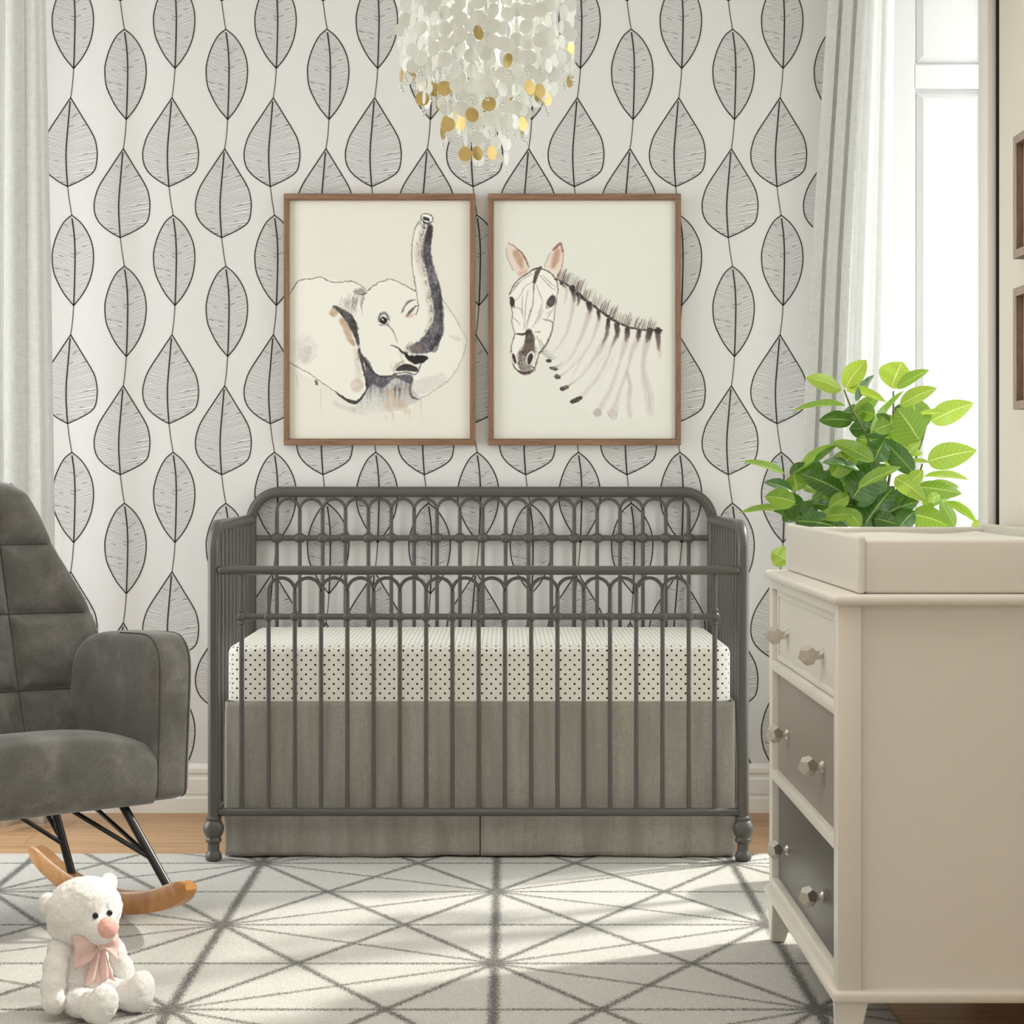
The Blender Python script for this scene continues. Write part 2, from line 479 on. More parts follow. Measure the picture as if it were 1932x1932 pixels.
# back wall with its printed paper
def wall_back():
    b = MB()
    b.cur = 0
    b.box(XL - 0.4, 1.6, YW, YW + 0.12, 0, ZC)
    s = YW / FPX
    ymin = CY - (ZC - 0.01 - CAMH) / s
    ymax = 1447
    def stroke(pts, w, mi, lift):
        pts = [p for p in pts]
        # clip vertical range
        run = []
        def flush(run):
            if len(run) < 2: return
            n = len(run); vs = []; fs = []
            for i, p in enumerate(run):
                a = run[max(0, i - 1)]; c = run[min(n - 1, i + 1)]
                dx, dy = c[0] - a[0], c[1] - a[1]
                L = math.hypot(dx, dy) or 1
                nx, ny = -dy / L * w / 2, dx / L * w / 2
                for sg in (1, -1):
                    q = at(p[0] + nx * sg, p[1] + ny * sg, YW)
                    vs.append((q.x, YW - lift, q.z))
            for i in range(n - 1):
                fs.append((2 * i, 2 * i + 2, 2 * i + 3, 2 * i + 1))
            b.cur = mi; b.add(vs, fs)
        for p in pts:
            if ymin < p[1] < ymax and -38 < p[0] < 1660: run.append(p)
            else: flush(run); run = []
        flush(run)
    Z = 3.864
    def Zp(l): return [(80 + x / Z, y / Z) for x, y in l]
    lensL = Zp([(598, 213), (540, 265), (490, 360), (463, 450), (455, 520), (465, 620), (495, 700), (545, 790), (612, 872)])
    lensR = Zp([(598, 213), (660, 265), (710, 335), (745, 420), (757, 520), (745, 630), (715, 720), (670, 800), (612, 872)])
    lensM = Zp([(600, 235), (615, 350), (622, 480), (621, 600), (617, 750), (612, 872)])
    dropL = Zp([(590, 1085), (520, 1190), (420, 1345), (385, 1440), (377, 1510), (390, 1580), (430, 1640), (500, 1695), (568, 1733)])
    dropR = Zp([(590, 1085), (660, 1200), (755, 1360), (780, 1450), (783, 1520), (770, 1600), (735, 1645), (660, 1690), (568, 1733)])
    dropM = Zp([(586, 1110), (570, 1300), (558, 1450), (557, 1560), (562, 1650), (568, 1733)])
    con1 = Zp([(612, 872), (604, 980), (590, 1085)])
    con2 = Zp([(568, 1733), (580, 1830), (598, 1940)])
    def interp(poly, y):
        for i in range(len(poly) - 1):
            y0, y1 = poly[i][1], poly[i + 1][1]
            if y0 <= y <= y1:
                t = (y - y0) / (y1 - y0 + 1e-9)
                return poly[i][0] + (poly[i + 1][0] - poly[i][0]) * t
        return None
    R = random.Random(3)
    def leafset(L, Rr, Mm, s0, s1, seed):
        """returns list of (pts, width, material)"""
        out = []
        Ls, Rs, Ms = catmull(L, 5), catmull(Rr, 5), catmull(Mm, 6)
        out.append((Ls, 2.2, 1, .0009)); out.append((Rs, 2.2, 1, .0009)); out.append((Ms, 2.6, 1, .0009))
        R = random.Random(seed)
        y0, y1 = L[0][1] + 3, L[-1][1] + 26
        y = y0
        while y < y1:
            for side, O in ((-1, Ls), (1, Rs)):
                t = (y - y0) / (y1 - y0)
                sl = s0 + (s1 - s0) * t + R.uniform(-.03, .03)
                ph = R.uniform(0, 6.28); am = R.uniform(.12, .45)
                pts = []
                xm = interp(Ms, min(max(y, Ms[0][1]), Ms[-1][1] - .1))
                if xm is None: continue
                curv = 0.0014
                for i in range(40):
                    d = i * 2.2
                    yy = y - sl * d + curv * d * d * (1 if t < .75 else .3) * .6 + am * math.sin(d * .35 + ph)
                    x = xm + side * d
                    xo = interp(O, yy)
                    if xo is None:
                        if pts: break
                        continue
                    if (x - xo) * side > -0.3: break
                    mm = interp(Ms, min(max(yy, Ms[0][1]), Ms[-1][1] - .1))
                    if (x - mm) * side < -0.2: 
                        continue
                    pts.append((x, yy))
                if len(pts) > 1:
                    out.append((pts, R.uniform(.6, .98), 2, .0004))
                    if R.random() < .13 and len(pts) > 6:
                        i0 = R.randint(0, len(pts) - 5)
                        out.append((pts[i0:i0 + 5], 1.4, 3, .0006))
            y += 3.1
        return out
    lens = leafset(lensL, lensR, lensM, .52, .14, 1)
    drop = leafset(dropL, dropR, dropM, .56, .06, 2)
    for k_ in range(-2, 9):
        for colm, (ox, oy) in (('B', (0, 0)), ('A', (-99.4, -96.3))):
            for m_ in range(-1, 4):
                dx = k_ * 191.2 + ox; dy = m_ * 447.2 + oy
                for grp in (lens, drop):
                    for pts, w, mi, lf in grp:
                        x0 = pts[0][0] + dx
                        if x0 < -60 or x0 > 1680: continue
                        if pts[0][1] + dy > 1450 and pts[-1][1] + dy > 1450: continue
                        stroke([(p[0] + dx, p[1] + dy) for p in pts], w, mi, lf)
                for c_ in (con1, con2):
                    stroke([(p[0] + dx, p[1] + dy) for p in catmull(c_, 4)], 1.9, 4, .0007)
    return struct(b.build('wall_back', [M['wall'], M['ink'], M['hatch'], M['hatchd'], M['stalk']], smooth=0))
wall_back()

# right wall: near pier, far pier, lintel, low apron - one object with an opening
WY0, WY1, WZ0, WZ1 = 4.10, 5.38, 0.10, 2.46
b = MB()
b.box(XR, 1.50, YF, WY0, 0, ZC)
b.box(XR, 1.50, WY1, YW, 0, ZC)
b.box(XR, 1.50, WY0, WY1, WZ1, ZC)
b.box(XR, 1.50, WY0, WY1, 0, WZ0)
struct(b.build('wall_right', M['plaster'], smooth=0))
b = MB()
LY0, LY1 = 4.20, 5.36
b.box(XL - 0.35, XL, YF, LY0, 0, ZC)
b.box(XL - 0.35, XL, LY1, YW, 0, ZC)
b.box(XL - 0.35, XL, LY0, LY1, WZ1, ZC)
b.box(XL - 0.35, XL, LY0, LY1, 0, WZ0)
struct(b.build('wall_left', M['plaster'], smooth=0))

# baseboards (profiled)
def baseboard(name, p0, p1, nrm):
    prof = [(0.0, 0.0), (0.019, 0.0), (0.019, 0.042), (0.012, 0.046), (0.012, 0.052), (0.016, 0.056), (0.016, 0.098), (0.010, 0.104),
            (0.010, 0.112), (0.015, 0.118), (0.015, 0.130), (0.008, 0.140), (0.004, 0.143), (0.0, 0.143)]
    p0, p1, nrm = Vector(p0), Vector(p1), Vector(nrm)
    b = MB(); n = len(prof); vs = []
    for p in (p0, p1):
        for d, h in prof: vs.append(p + nrm * d + Vector((0, 0, h)))
    fs = [(i, i + 1, n + i + 1, n + i) for i in range(n - 1)] + [tuple(range(n)), tuple(range(2 * n - 1, n - 1, -1))]
    b.add(vs, fs)
    return struct(b.build(name, M['trim'], smooth=25))
baseboard('baseboard_back', (XL, YW, 0), (XR, YW, 0), (0, -1, 0))
baseboard('baseboard_right', (XR, YF, 0), (XR, 4.05, 0), (-1, 0, 0))
baseboard('baseboard_left', (XL, YF, 0), (XL, 4.15, 0), (1, 0, 0))

# window casing on the right wall, plus a dark strip painting in its shadow line
b = MB()
b.box(XR - 0.022, XR - 0.003, 4.072, 4.15, 0.0, 2.5, 0.002)
b.box(XR - 0.016, XR + 0.0, 4.077, 4.145, 0.0, 2.5)
struct(b.build('trim_1', M['trim']))
b = MB(); b.box(XR - 0.004, XR + .001, 4.060, 4.0725, 0.0, 2.5); struct(b.build('casing_shadow_strip', M['shadow_strip'], smooth=0))

# panelled far reveal of the right window
def panel_reveal(name, x0, x1, y, zs, inset=0.045, margin=None):
    b = MB()
    t = 0.022
    m = margin or inset
    b.box(x0, x1, y - 0.004, y, WZ0, WZ1)
    xs0, xs1 = x0 + m, x1 - 0.018
    b.box(x0, xs0, y - t, y, WZ0, WZ1, 0.003)
    b.box(xs1, x1, y - t, y, WZ0, WZ1, 0.003)
    for z0, z1 in zs:
        b.box(xs0, xs1, y - t, y, z0, z1, 0.003)
    edges = [WZ0] + [z for q in zs for z in q] + [WZ1]
    edges = sorted(edges)
    for i in range(0, len(edges) - 1):
        z0, z1 = edges[i], edges[i + 1]
        if any(abs(z0 - q[0]) < 1e-6 and abs(z1 - q[1]) < 1e-6 for q in zs) or z1 - z0 < .05: continue
        # bevelled raised field
        i1, i2 = 0.008, 0.026
        vs = [(xs0 + d, y - h, zz) for d, h, zz in ()]
        a = [(xs0 + i1, y - .006, z0 + i1), (xs1 - i1, y - .006, z0 + i1), (xs1 - i1, y - .006, z1 - i1), (xs0 + i1, y - .006, z1 - i1)]
        c = [(xs0 + i2, y - .016, z0 + i2), (xs1 - i2, y - .016, z0 + i2), (xs1 - i2, y - .016, z1 - i2), (xs0 + i2, y - .016, z1 - i2)]
        b.add(a + c, [(0, 1, 5, 4), (1, 2, 6, 5), (2, 3, 7, 6), (3, 0, 4, 7), (4, 5, 6, 7)])
    return struct(b.build(name, M['reveal'], smooth=20))
zr0, zr1 = zat(168, 5.36), zat(122, 5.36)
panel_reveal('trim_3', 1.062, 1.372, WY1, [(WZ0, WZ0 + .08), (zr0, zr1), (WZ1 - .06, WZ1)], margin=0.098)

def window(name, x, y0, y1, sgn):
    b = MB()
    fr = 0.05
    b.box(x - .03, x + .03, y0, y0 + fr, WZ0, WZ1, .004)
    b.box(x - .03, x + .03, y1 - fr, y1, WZ0, WZ1, .004)
    b.box(x - .03, x + .03, y0 + fr, y1 - fr, WZ0, WZ0 + .07, .004)
    b.box(x - .03, x + .03, y0 + fr, y1 - fr, WZ1 - fr, WZ1, .004)
    ym = (y0 + y1) / 2
    b.box(x - .025, x + .025, ym - .035, ym + .035, WZ0 + .07, WZ1 - fr, .004)
    b.box(x - .02, x + .02, y0 + fr, ym - .035, 1.95, 1.99, .004)
    b.box(x - .02, x + .02, ym + .035, y1 - fr, 1.95, 1.99, .004)
    w = struct(b.build(name, M['trim']))
    for ya, yb in ((y0 + fr, ym - .035), (ym + .035, y1 - fr)):
        for za, zb in ((WZ0 + .07, 1.95), (1.99, WZ1 - fr)):
            p = MB(); p.box(x - .003, x + .003, ya - .004, yb + .004, za - .004, zb + .004)
            p.build('pane', M['glass'], w, smooth=0)
    return w
window('window_1', 1.42, WY0, WY1, 1)
window('window_2', XL - 0.28, LY0, LY1, -1)

# ------------------------------------------------------------------ curtains
def curtain(name, left, right, yl, yr, z0, z1, nf, amp, mat, label, seed=0, power=1.0):
    """left/right: functions of z giving X; hung in soft folds"""
    b = MB(); NU, NV = 120, 60
    R = random.Random(seed)
    ph = [R.uniform(0, 6.28) for _ in range(4)]
    vs = []
    for j in range(NV + 1):
        z = z0 + (z1 - z0) * j / NV
        xl, xr = left(z), right(z)
        for i in range(NU + 1):
            u = i / NU
            fold = math.sin(u * nf * 2 * PI + ph[0] + .25 * math.sin(z * 1.3 + ph[1]))
            fold += .35 * math.sin(u * nf * 4.3 * PI + ph[2] + z * .5)
            x = xl + (xr - xl) * u + .007 * math.sin(u * nf * 4 * PI + ph[3])
            y = yl + (yr - yl) * u + amp * fold * (0.75 + .25 * (z1 - z) / (z1 - z0))
            vs.append((x, y, z))
    W = NU + 1
    fs = [(j * W + i, j * W + i + 1, (j + 1) * W + i + 1, (j + 1) * W + i) for j in range(NV) for i in range(NU)]
    b.add(vs, fs)
    o = b.build(name, mat, smooth=180)
    sm = o.modifiers.new('thick', 'SOLIDIFY'); sm.thickness = 0.0015
    return tag(o, label, 'curtain')
def lerp_z(pairs, Y):
    zs = [(zat(y, Y), xat(x, Y)) for x, y in pairs]
    zs.sort()
    def f(z):
        if z <= zs[0][0]: return zs[0][1]
        for (a, xa), (c, xc) in zip(zs, zs[1:]):
            if a <= z <= c: return xa + (xc - xa) * (z - a) / (c - a)
        (a, xa), (c, xc) = zs[-2], zs[-1]
        return xc + (xc - xa) * (z - c) / (c - a) if c != a else xc
    return f
curtain('linen_curtain', lerp_z([(1560, 0), (1528, 500), (1512, 850), (1502, 1100), (1500, 1560)], 5.42),
        lerp_z([(1642, 0), (1612, 500), (1598, 850), (1590, 1100), (1590, 1560)], 5.32), 5.42, 5.30, 0.012, 2.50, 3.0, 0.026,
        M['curtain'], 'pale grey linen curtain hanging beside the bright window, behind the leafy plant', 4)
curtain('sheer_curtain', lerp_z([(1632, 0), (1606, 500), (1592, 850), (1590, 1560)], 5.28),
        lerp_z([(1682, 0), (1676, 500), (1666, 850), (1664, 1560)], 5.16), 5.27, 5.12, 0.012, 2.50, 2.0, 0.014,
        M['sheer'], 'white sheer curtain edge glowing against the window, just right of the grey linen one', 5)
curtain('linen_curtain', lerp_z([(16, 0), (13, 500), (12, 900), (12, 1560)], 5.33),
        lerp_z([(82, 0), (92, 500), (98, 940), (104, 1560)], 5.36), 5.30, 5.38, 0.012, 2.50, 1.35, 0.020,
        M['curtain'], 'pale grey linen curtain at the left edge, hanging behind the rocking chair', 6)
curtain('sheer_curtain', lerp_z([(-120, 0), (-120, 1560)], 5.36),
        lerp_z([(20, 0), (18, 1560)], 5.42), 5.26, 5.42, 0.012, 2.50, 3.0, 0.02,
        M['sheer'], 'white sheer curtain at the extreme left edge, outside the grey linen one', 8)

# ------------------------------------------------------------------ rug
b = MB(); b.box(-1.70, 0.713, 2.2, 4.952, 0.0005, RUGZ, 0.002)
tag(b.build('area_rug', M['rug']), 'cream area rug with grey crossing star lines under the crib front', 'rug')

# ------------------------------------------------------------------ crib
Y0, Y1 = 4.86, 5.578
xl, xr = xat(403, Y0), xat(1402, Y0)
crib = thing('crib', 'dark grey metal baby crib with arched spindle rails standing against the leaf wall', 'crib', ((xl + xr) / 2, (Y0 + Y1) / 2, RUGZ))
def crib_part(name, fn, parent=None):
    b = MB(); fn(b); return b.build(name, M['crib'], parent or crib)
zside = 0.866
ztop = zat(928, Y1)
foot_prof = [(.0125, .0), (.0185, .001), (.0212, .006), (.0216, .011), (.019, .019), (.0155, .024), (.0150, .026), (.0150, .044), (.0165, .0455),
             (.0205, .049), (.0214, .0525), (.0195, .057), (.018, .060), (.020, .062), (.0245, .070), (.0270, .079), (.0268, .086), (.0245, .094), (.0205, .101),
             (.0185, .103), (.0205, .106), (.0212, .1085), (.0205, .111), (.0165, .1125), (.0150, .114), (.0148, .122)]
for x in (xl, xr):
    def fn(b, x=x):
        pts = [(x, Y0, RUGZ + .115), (x, Y0, 0.4), (x, Y0, zside - .075)]
        for i in range(1, 13):
            a = PI / 2 * i / 12
            pts.append((x, Y0 + .075 * (1 - math.cos(a)), zside - .075 + .075 * math.sin(a)))
        pts.append((x, Y1 - .004, zside))
        b.tube(pts, .0150, 20)
    fr = crib_part('side_frame', fn)
    crib_part('turned_foot', lambda b, x=x: b.lathe(foot_prof, (x, Y0, RUGZ + .0008), seg=28), fr)
    for i in range(10):
        yy = Y0 + .0675 * (i + .85)
        if yy > Y1 - .02: break
        crib_part('side_spindle', lambda b, x=x, yy=yy: b.tube([(x, yy, .13), (x, yy, zside)], .0061, 10))
    crib_part('side_bottom_rail', lambda b, x=x: b.tube([(x, Y0, .128), (x, Y1, .128)], .011, 12))
def fn(b):
    r = .088
    pts = [(xl, Y1, .118), (xl, Y1, ztop - r)]
    for i in range(1, 15):
        a = PI / 2 * i / 14; pts.append((xl + r * (1 - math.cos(a)), Y1, ztop - r + r * math.sin(a)))
    for i in range(0, 15):
        a = PI / 2 * (1 - i / 14); pts.append((xr - r * (1 - math.cos(a)), Y1, ztop - r + r * math.sin(a)))
    pts.append((xr, Y1, .118))
    b.tube(pts, .0155, 20)
bf = crib_part('back_frame', fn)
for x in (xl, xr): crib_part('turned_foot', lambda b, x=x: b.lathe([(p, q) for p, q in foot_prof], (x, Y1, 0), seg=20), bf)

def spindle_panel(Y, xs, ytop, yrail, zbot, thin, ballr, railr, xa, xb):
    zr = zat(yrail, Y); zt = zat(ytop, Y)
    rad = (xs[1] - xs[0]) / 2
    zc = zt - rad
    for x in xs:
        crib_part('spindle', lambda b: b.tube([(x, Y, zbot), (x, Y, zc)], thin, 12))
        crib_part('ball_joint', lambda b: b.ball((x, Y, zr), ballr, u=20, v=12))
    for xa_, xb_ in zip(xs, xs[1:]):
        def fn(b):
            pts = []
            for i in range(17):
                a = PI * i / 16
                pts.append(((xa_ + xb_) / 2 - rad * math.cos(a), Y, zc + rad * math.sin(a)))
            b.tube(pts, thin * .80, 10)
        crib_part('arch', fn)
    crib_part('middle_rail', lambda b: b.tube([(xa, Y, zr), (xb, Y, zr)], railr, 14))
backx = [xat(522.4 + 43.15 * i, Y1) for i in range(19)]
spindle_panel(Y1, backx, 941.5, 1015, .13, .0057, (.0185, .0155, .0155), .0086, xl, xr)
crib_part('bottom_rail', lambda b: b.tube([(xl, Y1, .128), (xr, Y1, .128)], .011, 14))
frontx = [xat(506.6 + 49.56 * i, Y0) for i in range(17)]
xpa, xpb = xat(456, Y0), xat(1348.5, Y0)
spindle_panel(Y0, frontx, 1090.5, 1163.5, zat(1532, Y0), .0058, (.0136, .0136, .0132), .0082, xpa, xpb)
zfr = zat(1076, Y0); zfb = zat(1532, Y0)
def fn(b):
    x0, x1 = xat(411, Y0), xat(1396, Y0)
    b.tube([(x0, Y0 - .004, zfr), (x0 + .003, Y0 - .004, zfr), (x0 + .012, Y0 - .004, zfr), (x1 - .012, Y0 - .004, zfr), (x1 - .003, Y0 - .004, zfr), (x1, Y0 - .004, zfr)],
           [.006, .0098, .0118, .0118, .0098, .006], 18)
crib_part('front_top_rail', fn)
def fn(b):
    x0, x1 = xat(411, Y0), xat(1396, Y0)
    b.tube([(x0, Y0, zfb), (x0 + .004, Y0, zfb), (x1 - .004, Y0, zfb), (x1, Y0, zfb)], [.008, .0108, .0108, .008], 16)
crib_part('bottom_rail', fn)
zm = zat(1163.5, Y0)
for x, sg in ((xpa, 1), (xpb, -1)):
    p = crib_part('gate_post', lambda b, x=x: b.tube([(x, Y0, zfb), (x, Y0, zfr)], .0064, 14))
    def fn(b, x=x, sg=sg):
        b.ball((x, Y0, zm), (.0138, .0138, .0132), u=20, v=12)
        prof = [(.0066, -.021), (.0092, -.019), (.0098, -.0165), (.0088, -.014), (.0075, -.011), (.0075, .011), (.0088, .014), (.0098, .0165), (.0092, .019), (.0066, .021)]
        b.lathe(prof, (x, Y0, zm), seg=18)
        b.lathe([(.009, .008), (.0105, .011), (.0095, .014), (.0088, .017), (.0092, .026), (.0096, .030), (.0084, .032)], (x, Y0, zm), axis=(sg, 0, 0), seg=18)
    crib_part('ball_joint', fn, p)

# mattress
mx0, mx1 = xat(427, 4.91), xat(1381, 4.91)
def mattress():
    bm = bmesh.new(); bmesh.ops.create_cube(bm, size=1)
    x0, x1, y0, y1, z0, z1 = mx0, mx1, 4.905, 5.545, .405, .553
    for p in bm.verts:
        p.co = Vector((x0 + (p.co.x + .5) * (x1 - x0), y0 + (p.co.y + .5) * (y1 - y0), z0 + (p.co.z + .5) * (z1 - z0)))
    vert = [e for e in bm.edges if abs(e.verts[0].co.z - e.verts[1].co.z) > .1]
    bmesh.ops.bevel(bm, geom=vert, offset=.05, segments=6, profile=.5, affect='EDGES')
    tope = [e for e in bm.edges if e.verts[0].co.z > z1 - 1e-4 and e.verts[1].co.z > z1 - 1e-4 and len(e.link_faces) == 2 and abs(e.link_faces[0].normal.z - e.link_faces[1].normal.z) > .5]
    bote = [e for e in bm.edges if e.verts[0].co.z < z0 + 1e-4 and e.verts[1].co.z < z0 + 1e-4 and len(e.link_faces) == 2 and abs(e.link_faces[0].normal.z - e.link_faces[1].normal.z) > .5]
    bmesh.ops.bevel(bm, geom=tope, offset=.022, segments=5, profile=.5, affect='EDGES')
    bmesh.ops.bevel(bm, geom=bote, offset=.008, segments=3, profile=.5, affect='EDGES')
    b = MB(); b.from_bm(bm)
    return tag(b.build('crib_mattress', M['dots'], origin=((x0 + x1) / 2, (y0 + y1) / 2, z0)), 'crib mattress in a cream sheet with small black polka dots', 'mattress')
mattress()

# crib skirt
sk = thing('crib_skirt', 'taupe grey linen crib skirt hanging below the polka dot mattress to the rug', 'crib skirt', ((mx0 + mx1) / 2, 5.2, RUGZ))
def cloth_panel(name, p0, p1, z0, z1, nrm, seed, lean=0.0, amp=.006):
    b = MB(); NU, NV = 90, 30
    R = random.Random(seed); ph = [R.uniform(0, 6.28) for _ in range(5)]
    p0, p1, nrm = Vector(p0), Vector(p1), Vector(nrm)
    L = (p1 - p0).length
    vs = []
    for j in range(NV + 1):
        t = j / NV; z = z0 + (z1 - z0) * t
        for i in range(NU + 1):
            u = i / NU; s = u * L
            w = math.sin(s * 16 + ph[0]) * .5 + math.sin(s * 31 + ph[1] + t) * .35 + math.sin(s * 55 + ph[2] - t * 2) * .3 + mnoise.noise(Vector((s * 14, t * 2.0, seed))) * .8
            edge = min(1, u * 14, (1 - u) * 14)
            d = amp * w * (1 - t) ** .5 * (.3 + .7 * edge) + lean * (1 - t)
            d += .004 * math.sin(PI * t)
            p = p0 + (p1 - p0) * u + nrm * d
            dz = .0015 * math.sin(s * 9 + ph[3]) * (1 - t)
            vs.append((p.x, p.y, z + dz))
    W = NU + 1
    fs = [(j * W + i, j * W + i + 1, (j + 1) * W + i + 1, (j + 1) * W + i) for j in range(NV) for i in range(NU)]
    b.add(vs, fs)
    # hem: a stitched double line
    o = b.build(name, M['skirt'], sk, smooth=180)
    s_ = o.modifiers.new('thick', 'SOLIDIFY'); s_.thickness = .002
    return o
xs = xat(906, 4.9)
sx0, sx1 = xat(425, 4.905), xat(1386, 4.905)
zsk = RUGZ + .004
cloth_panel('front_panel', (sx0, 4.904, 0), (xs - .0012, 4.904, 0), zsk, .409, (0, -1, 0), 1, .004, .009)
cloth_panel('front_panel', (xs + .0012, 4.904, 0), (sx1, 4.904, 0), zsk, .409, (0, -1, 0), 2, .004, .009)
cloth_panel('side_panel', (sx0, 5.54, 0), (sx0, 4.904, 0), zsk, .409, (-1, 0, 0), 3, .0, .003)
cloth_panel('side_panel', (sx1, 4.904, 0), (sx1, 5.54, 0), zsk, .409, (1, 0, 0), 4, .0, .003)

# ------------------------------------------------------------------ framed prints
class Canvas:
    def __init__(self, x0, x1, y0, y1, W, H, paper):
        self.x0, self.x1, self.y0, self.y1, self.W, self.H = x0, x1, y0, y1, W, H
        self.s = W / (x1 - x0)
        self.a = np.zeros((H, W, 3)); self.a[:] = paper
        g = np.zeros((H, W)); R = np.random.default_rng(5)
        for oct_, amp in ((6, .3), (14, .3), (40, .3), (110, .35)):
            hh, ww = int(oct_ * H / W) + 2, oct_ + 2
            r = R.random((hh, ww))
            yy = np.linspace(0, hh - 1.001, H); xx = np.linspace(0, ww - 1.001, W)
            yi, xi = yy.astype(int), xx.astype(int); fy, fx = (yy - yi)[:, None], (xx - xi)[None]
            g += amp * ((r[yi][:, xi] * (1 - fx) + r[yi][:, xi + 1] * fx) * (1 - fy) + (r[yi + 1][:, xi] * (1 - fx) + r[yi + 1][:, xi + 1] * fx) * fy)
        self.g = (g - g.min()) / (g.max() - g.min())
        self.YY, self.XX = np.mgrid[0:H, 0:W]
    def comp(self, mask, col, sl=None):
        sl = sl or (slice(None), slice(None))
        m = mask[..., None]
        self.a[sl] = self.a[sl] * (1 - m) + np.array(col, float) * m
    def stroke(self, pts, w, col, a=1.0, col2=None, soft=.8, grain=0.0, a2=None):
        P = np.array(catmull(pts, 10)); n = len(P)
        ws = w if isinstance(w, (list, tuple)) else [w] * 2
        P = (P - [self.x0, self.y0]) * self.s
        seg = np.hypot(*np.diff(P, axis=0).T); cum = np.concatenate([[0], np.cumsum(seg)])
        T = max(cum[-1], 1e-6)
        wmax = max(ws) * self.s
        step = max(.5, min(1.5, wmax * .25))
        N = int(T / step) + 2
        tt = np.linspace(0, T, N)
        X = np.interp(tt, cum, P[:, 0]); Y = np.interp(tt, cum, P[:, 1]); U = tt / T
        Wd = np.interp(U, np.linspace(0, 1, len(ws)), ws) * self.s / 2
        pad = int(wmax / 2 + soft * 2 + 3)
        x0, x1 = max(0, int(X.min()) - pad), min(self.W, int(X.max()) + pad + 1)
        y0, y1 = max(0, int(Y.min()) - pad), min(self.H, int(Y.max()) + pad + 1)
        if x1 <= x0 or y1 <= y0: return
        m = np.zeros((y1 - y0, x1 - x0)); tv = np.zeros_like(m)
        for x, y, u_, r in zip(X, Y, U, Wd):
            p = int(r + soft * 2 + 2)
            ax, bx = max(x0, int(x) - p), min(x1, int(x) + p + 1)
            ay, by = max(y0, int(y) - p), min(y1, int(y) + p + 1)
            if bx <= ax or by <= ay: continue
            d = np.hypot(self.XX[ay:by, ax:bx] - x, self.YY[ay:by, ax:bx] - y)
            k = np.clip((r + soft - d) / (2 * soft), 0, 1)
            if r < soft: k = k * min(1, (r + .15) / soft)
            sub = m[ay - y0:by - y0, ax - x0:bx - x0]; tsub = tv[ay - y0:by - y0, ax - x0:bx - x0]
            up = k > sub
            sub[up] = k[up]; tsub[up] = u_
        sl = (slice(y0, y1), slice(x0, x1))
        al = a if a2 is None else a + (a2 - a) * tv
        m = m * al
        if grain: m = m * np.clip(1 - grain + grain * 2.2 * (self.g[sl] - .15), 0, 1)
        c = np.array(col, float)
        if col2 is not None: c = c + (np.array(col2, float) - c) * tv[..., None]
        self.a[sl] = self.a[sl] * (1 - m[..., None]) + c * m[..., None]
    def roughen(self, amps=((70, 2.6), (170, 1.9))):
        R = np.random.default_rng(9); H, W = self.H, self.W
        dx = np.zeros((H, W)); dy = np.zeros((H, W))
        for oct_, amp in amps:
            for tgt in (dx, dy):
                hh, ww = int(oct_ * H / W) + 2, oct_ + 2
                r = R.random((hh, ww)) - .5
                yy = np.linspace(0, hh - 1.001, H); xx = np.linspace(0, ww - 1.001, W)
                yi, xi = yy.astype(int), xx.astype(int); fy, fx = (yy - yi)[:, None], (xx - xi)[None]
                tgt += amp * ((r[yi][:, xi] * (1 - fx) + r[yi][:, xi + 1] * fx) * (1 - fy) + (r[yi + 1][:, xi] * (1 - fx) + r[yi + 1][:, xi + 1] * fx) * fy)
        X = np.clip(self.XX + dx, 0, W - 1.001); Y = np.clip(self.YY + dy, 0, H - 1.001)
        xi, yi = X.astype(int), Y.astype(int); fx, fy = (X - xi)[..., None], (Y - yi)[..., None]
        a = self.a
        self.a = (a[yi, xi] * (1 - fx) + a[yi, xi + 1] * fx) * (1 - fy) + (a[yi + 1, xi] * (1 - fx) + a[yi + 1, xi + 1] * fx) * fy
    def poly(self, pts, col, a=1.0, soft=2, grain=0.0, fade=None):
        P = (np.array(catmull(list(pts) + [pts[0]], 6)) - [self.x0, self.y0]) * self.s
        inside = np.zeros((self.H, self.W), bool)
        x, y = self.XX, self.YY
        for (xa, ya), (xb, yb) in zip(P, P[1:]):
            if ya == yb: continue
            c = ((ya > y) != (yb > y)) & (x < (xb - xa) * (y - ya) / (yb - ya) + xa)
            inside ^= c
        m = inside.astype(float)
        for _ in range(soft):
            m[1:-1, 1:-1] = (m[1:-1, 1:-1] * 2 + m[:-2, 1:-1] + m[2:, 1:-1] + m[1:-1, :-2] + m[1:-1, 2:]) / 6
        m *= a
        if grain: m *= np.clip(1 - grain + grain * 2.2 * (self.g - .15), 0, 1)
        if fade:
            f0, f1 = [(f - self.y0) * self.s for f in fade]
            m *= np.clip(1 - (self.YY - f0) / (f1 - f0), 0, 1)
        self.comp(m, col)
    def ell(self, cx, cy, rx, ry, col, a=1.0, rot=0, soft=1, grain=0):
        pts = []
        for i in range(14):
            t = 2 * PI * i / 14
            x, y = rx * math.cos(t), ry * math.sin(t)
            pts.append((cx + x * math.cos(rot) - y * math.sin(rot), cy + x * math.sin(rot) + y * math.cos(rot)))
        self.poly(pts, col, a, soft, grain)

PAPER = (232, 230, 220)
INK = (38, 33, 36); NAVY = (62, 61, 74); TAN = (178, 142, 112); GREY = (150, 147, 144)

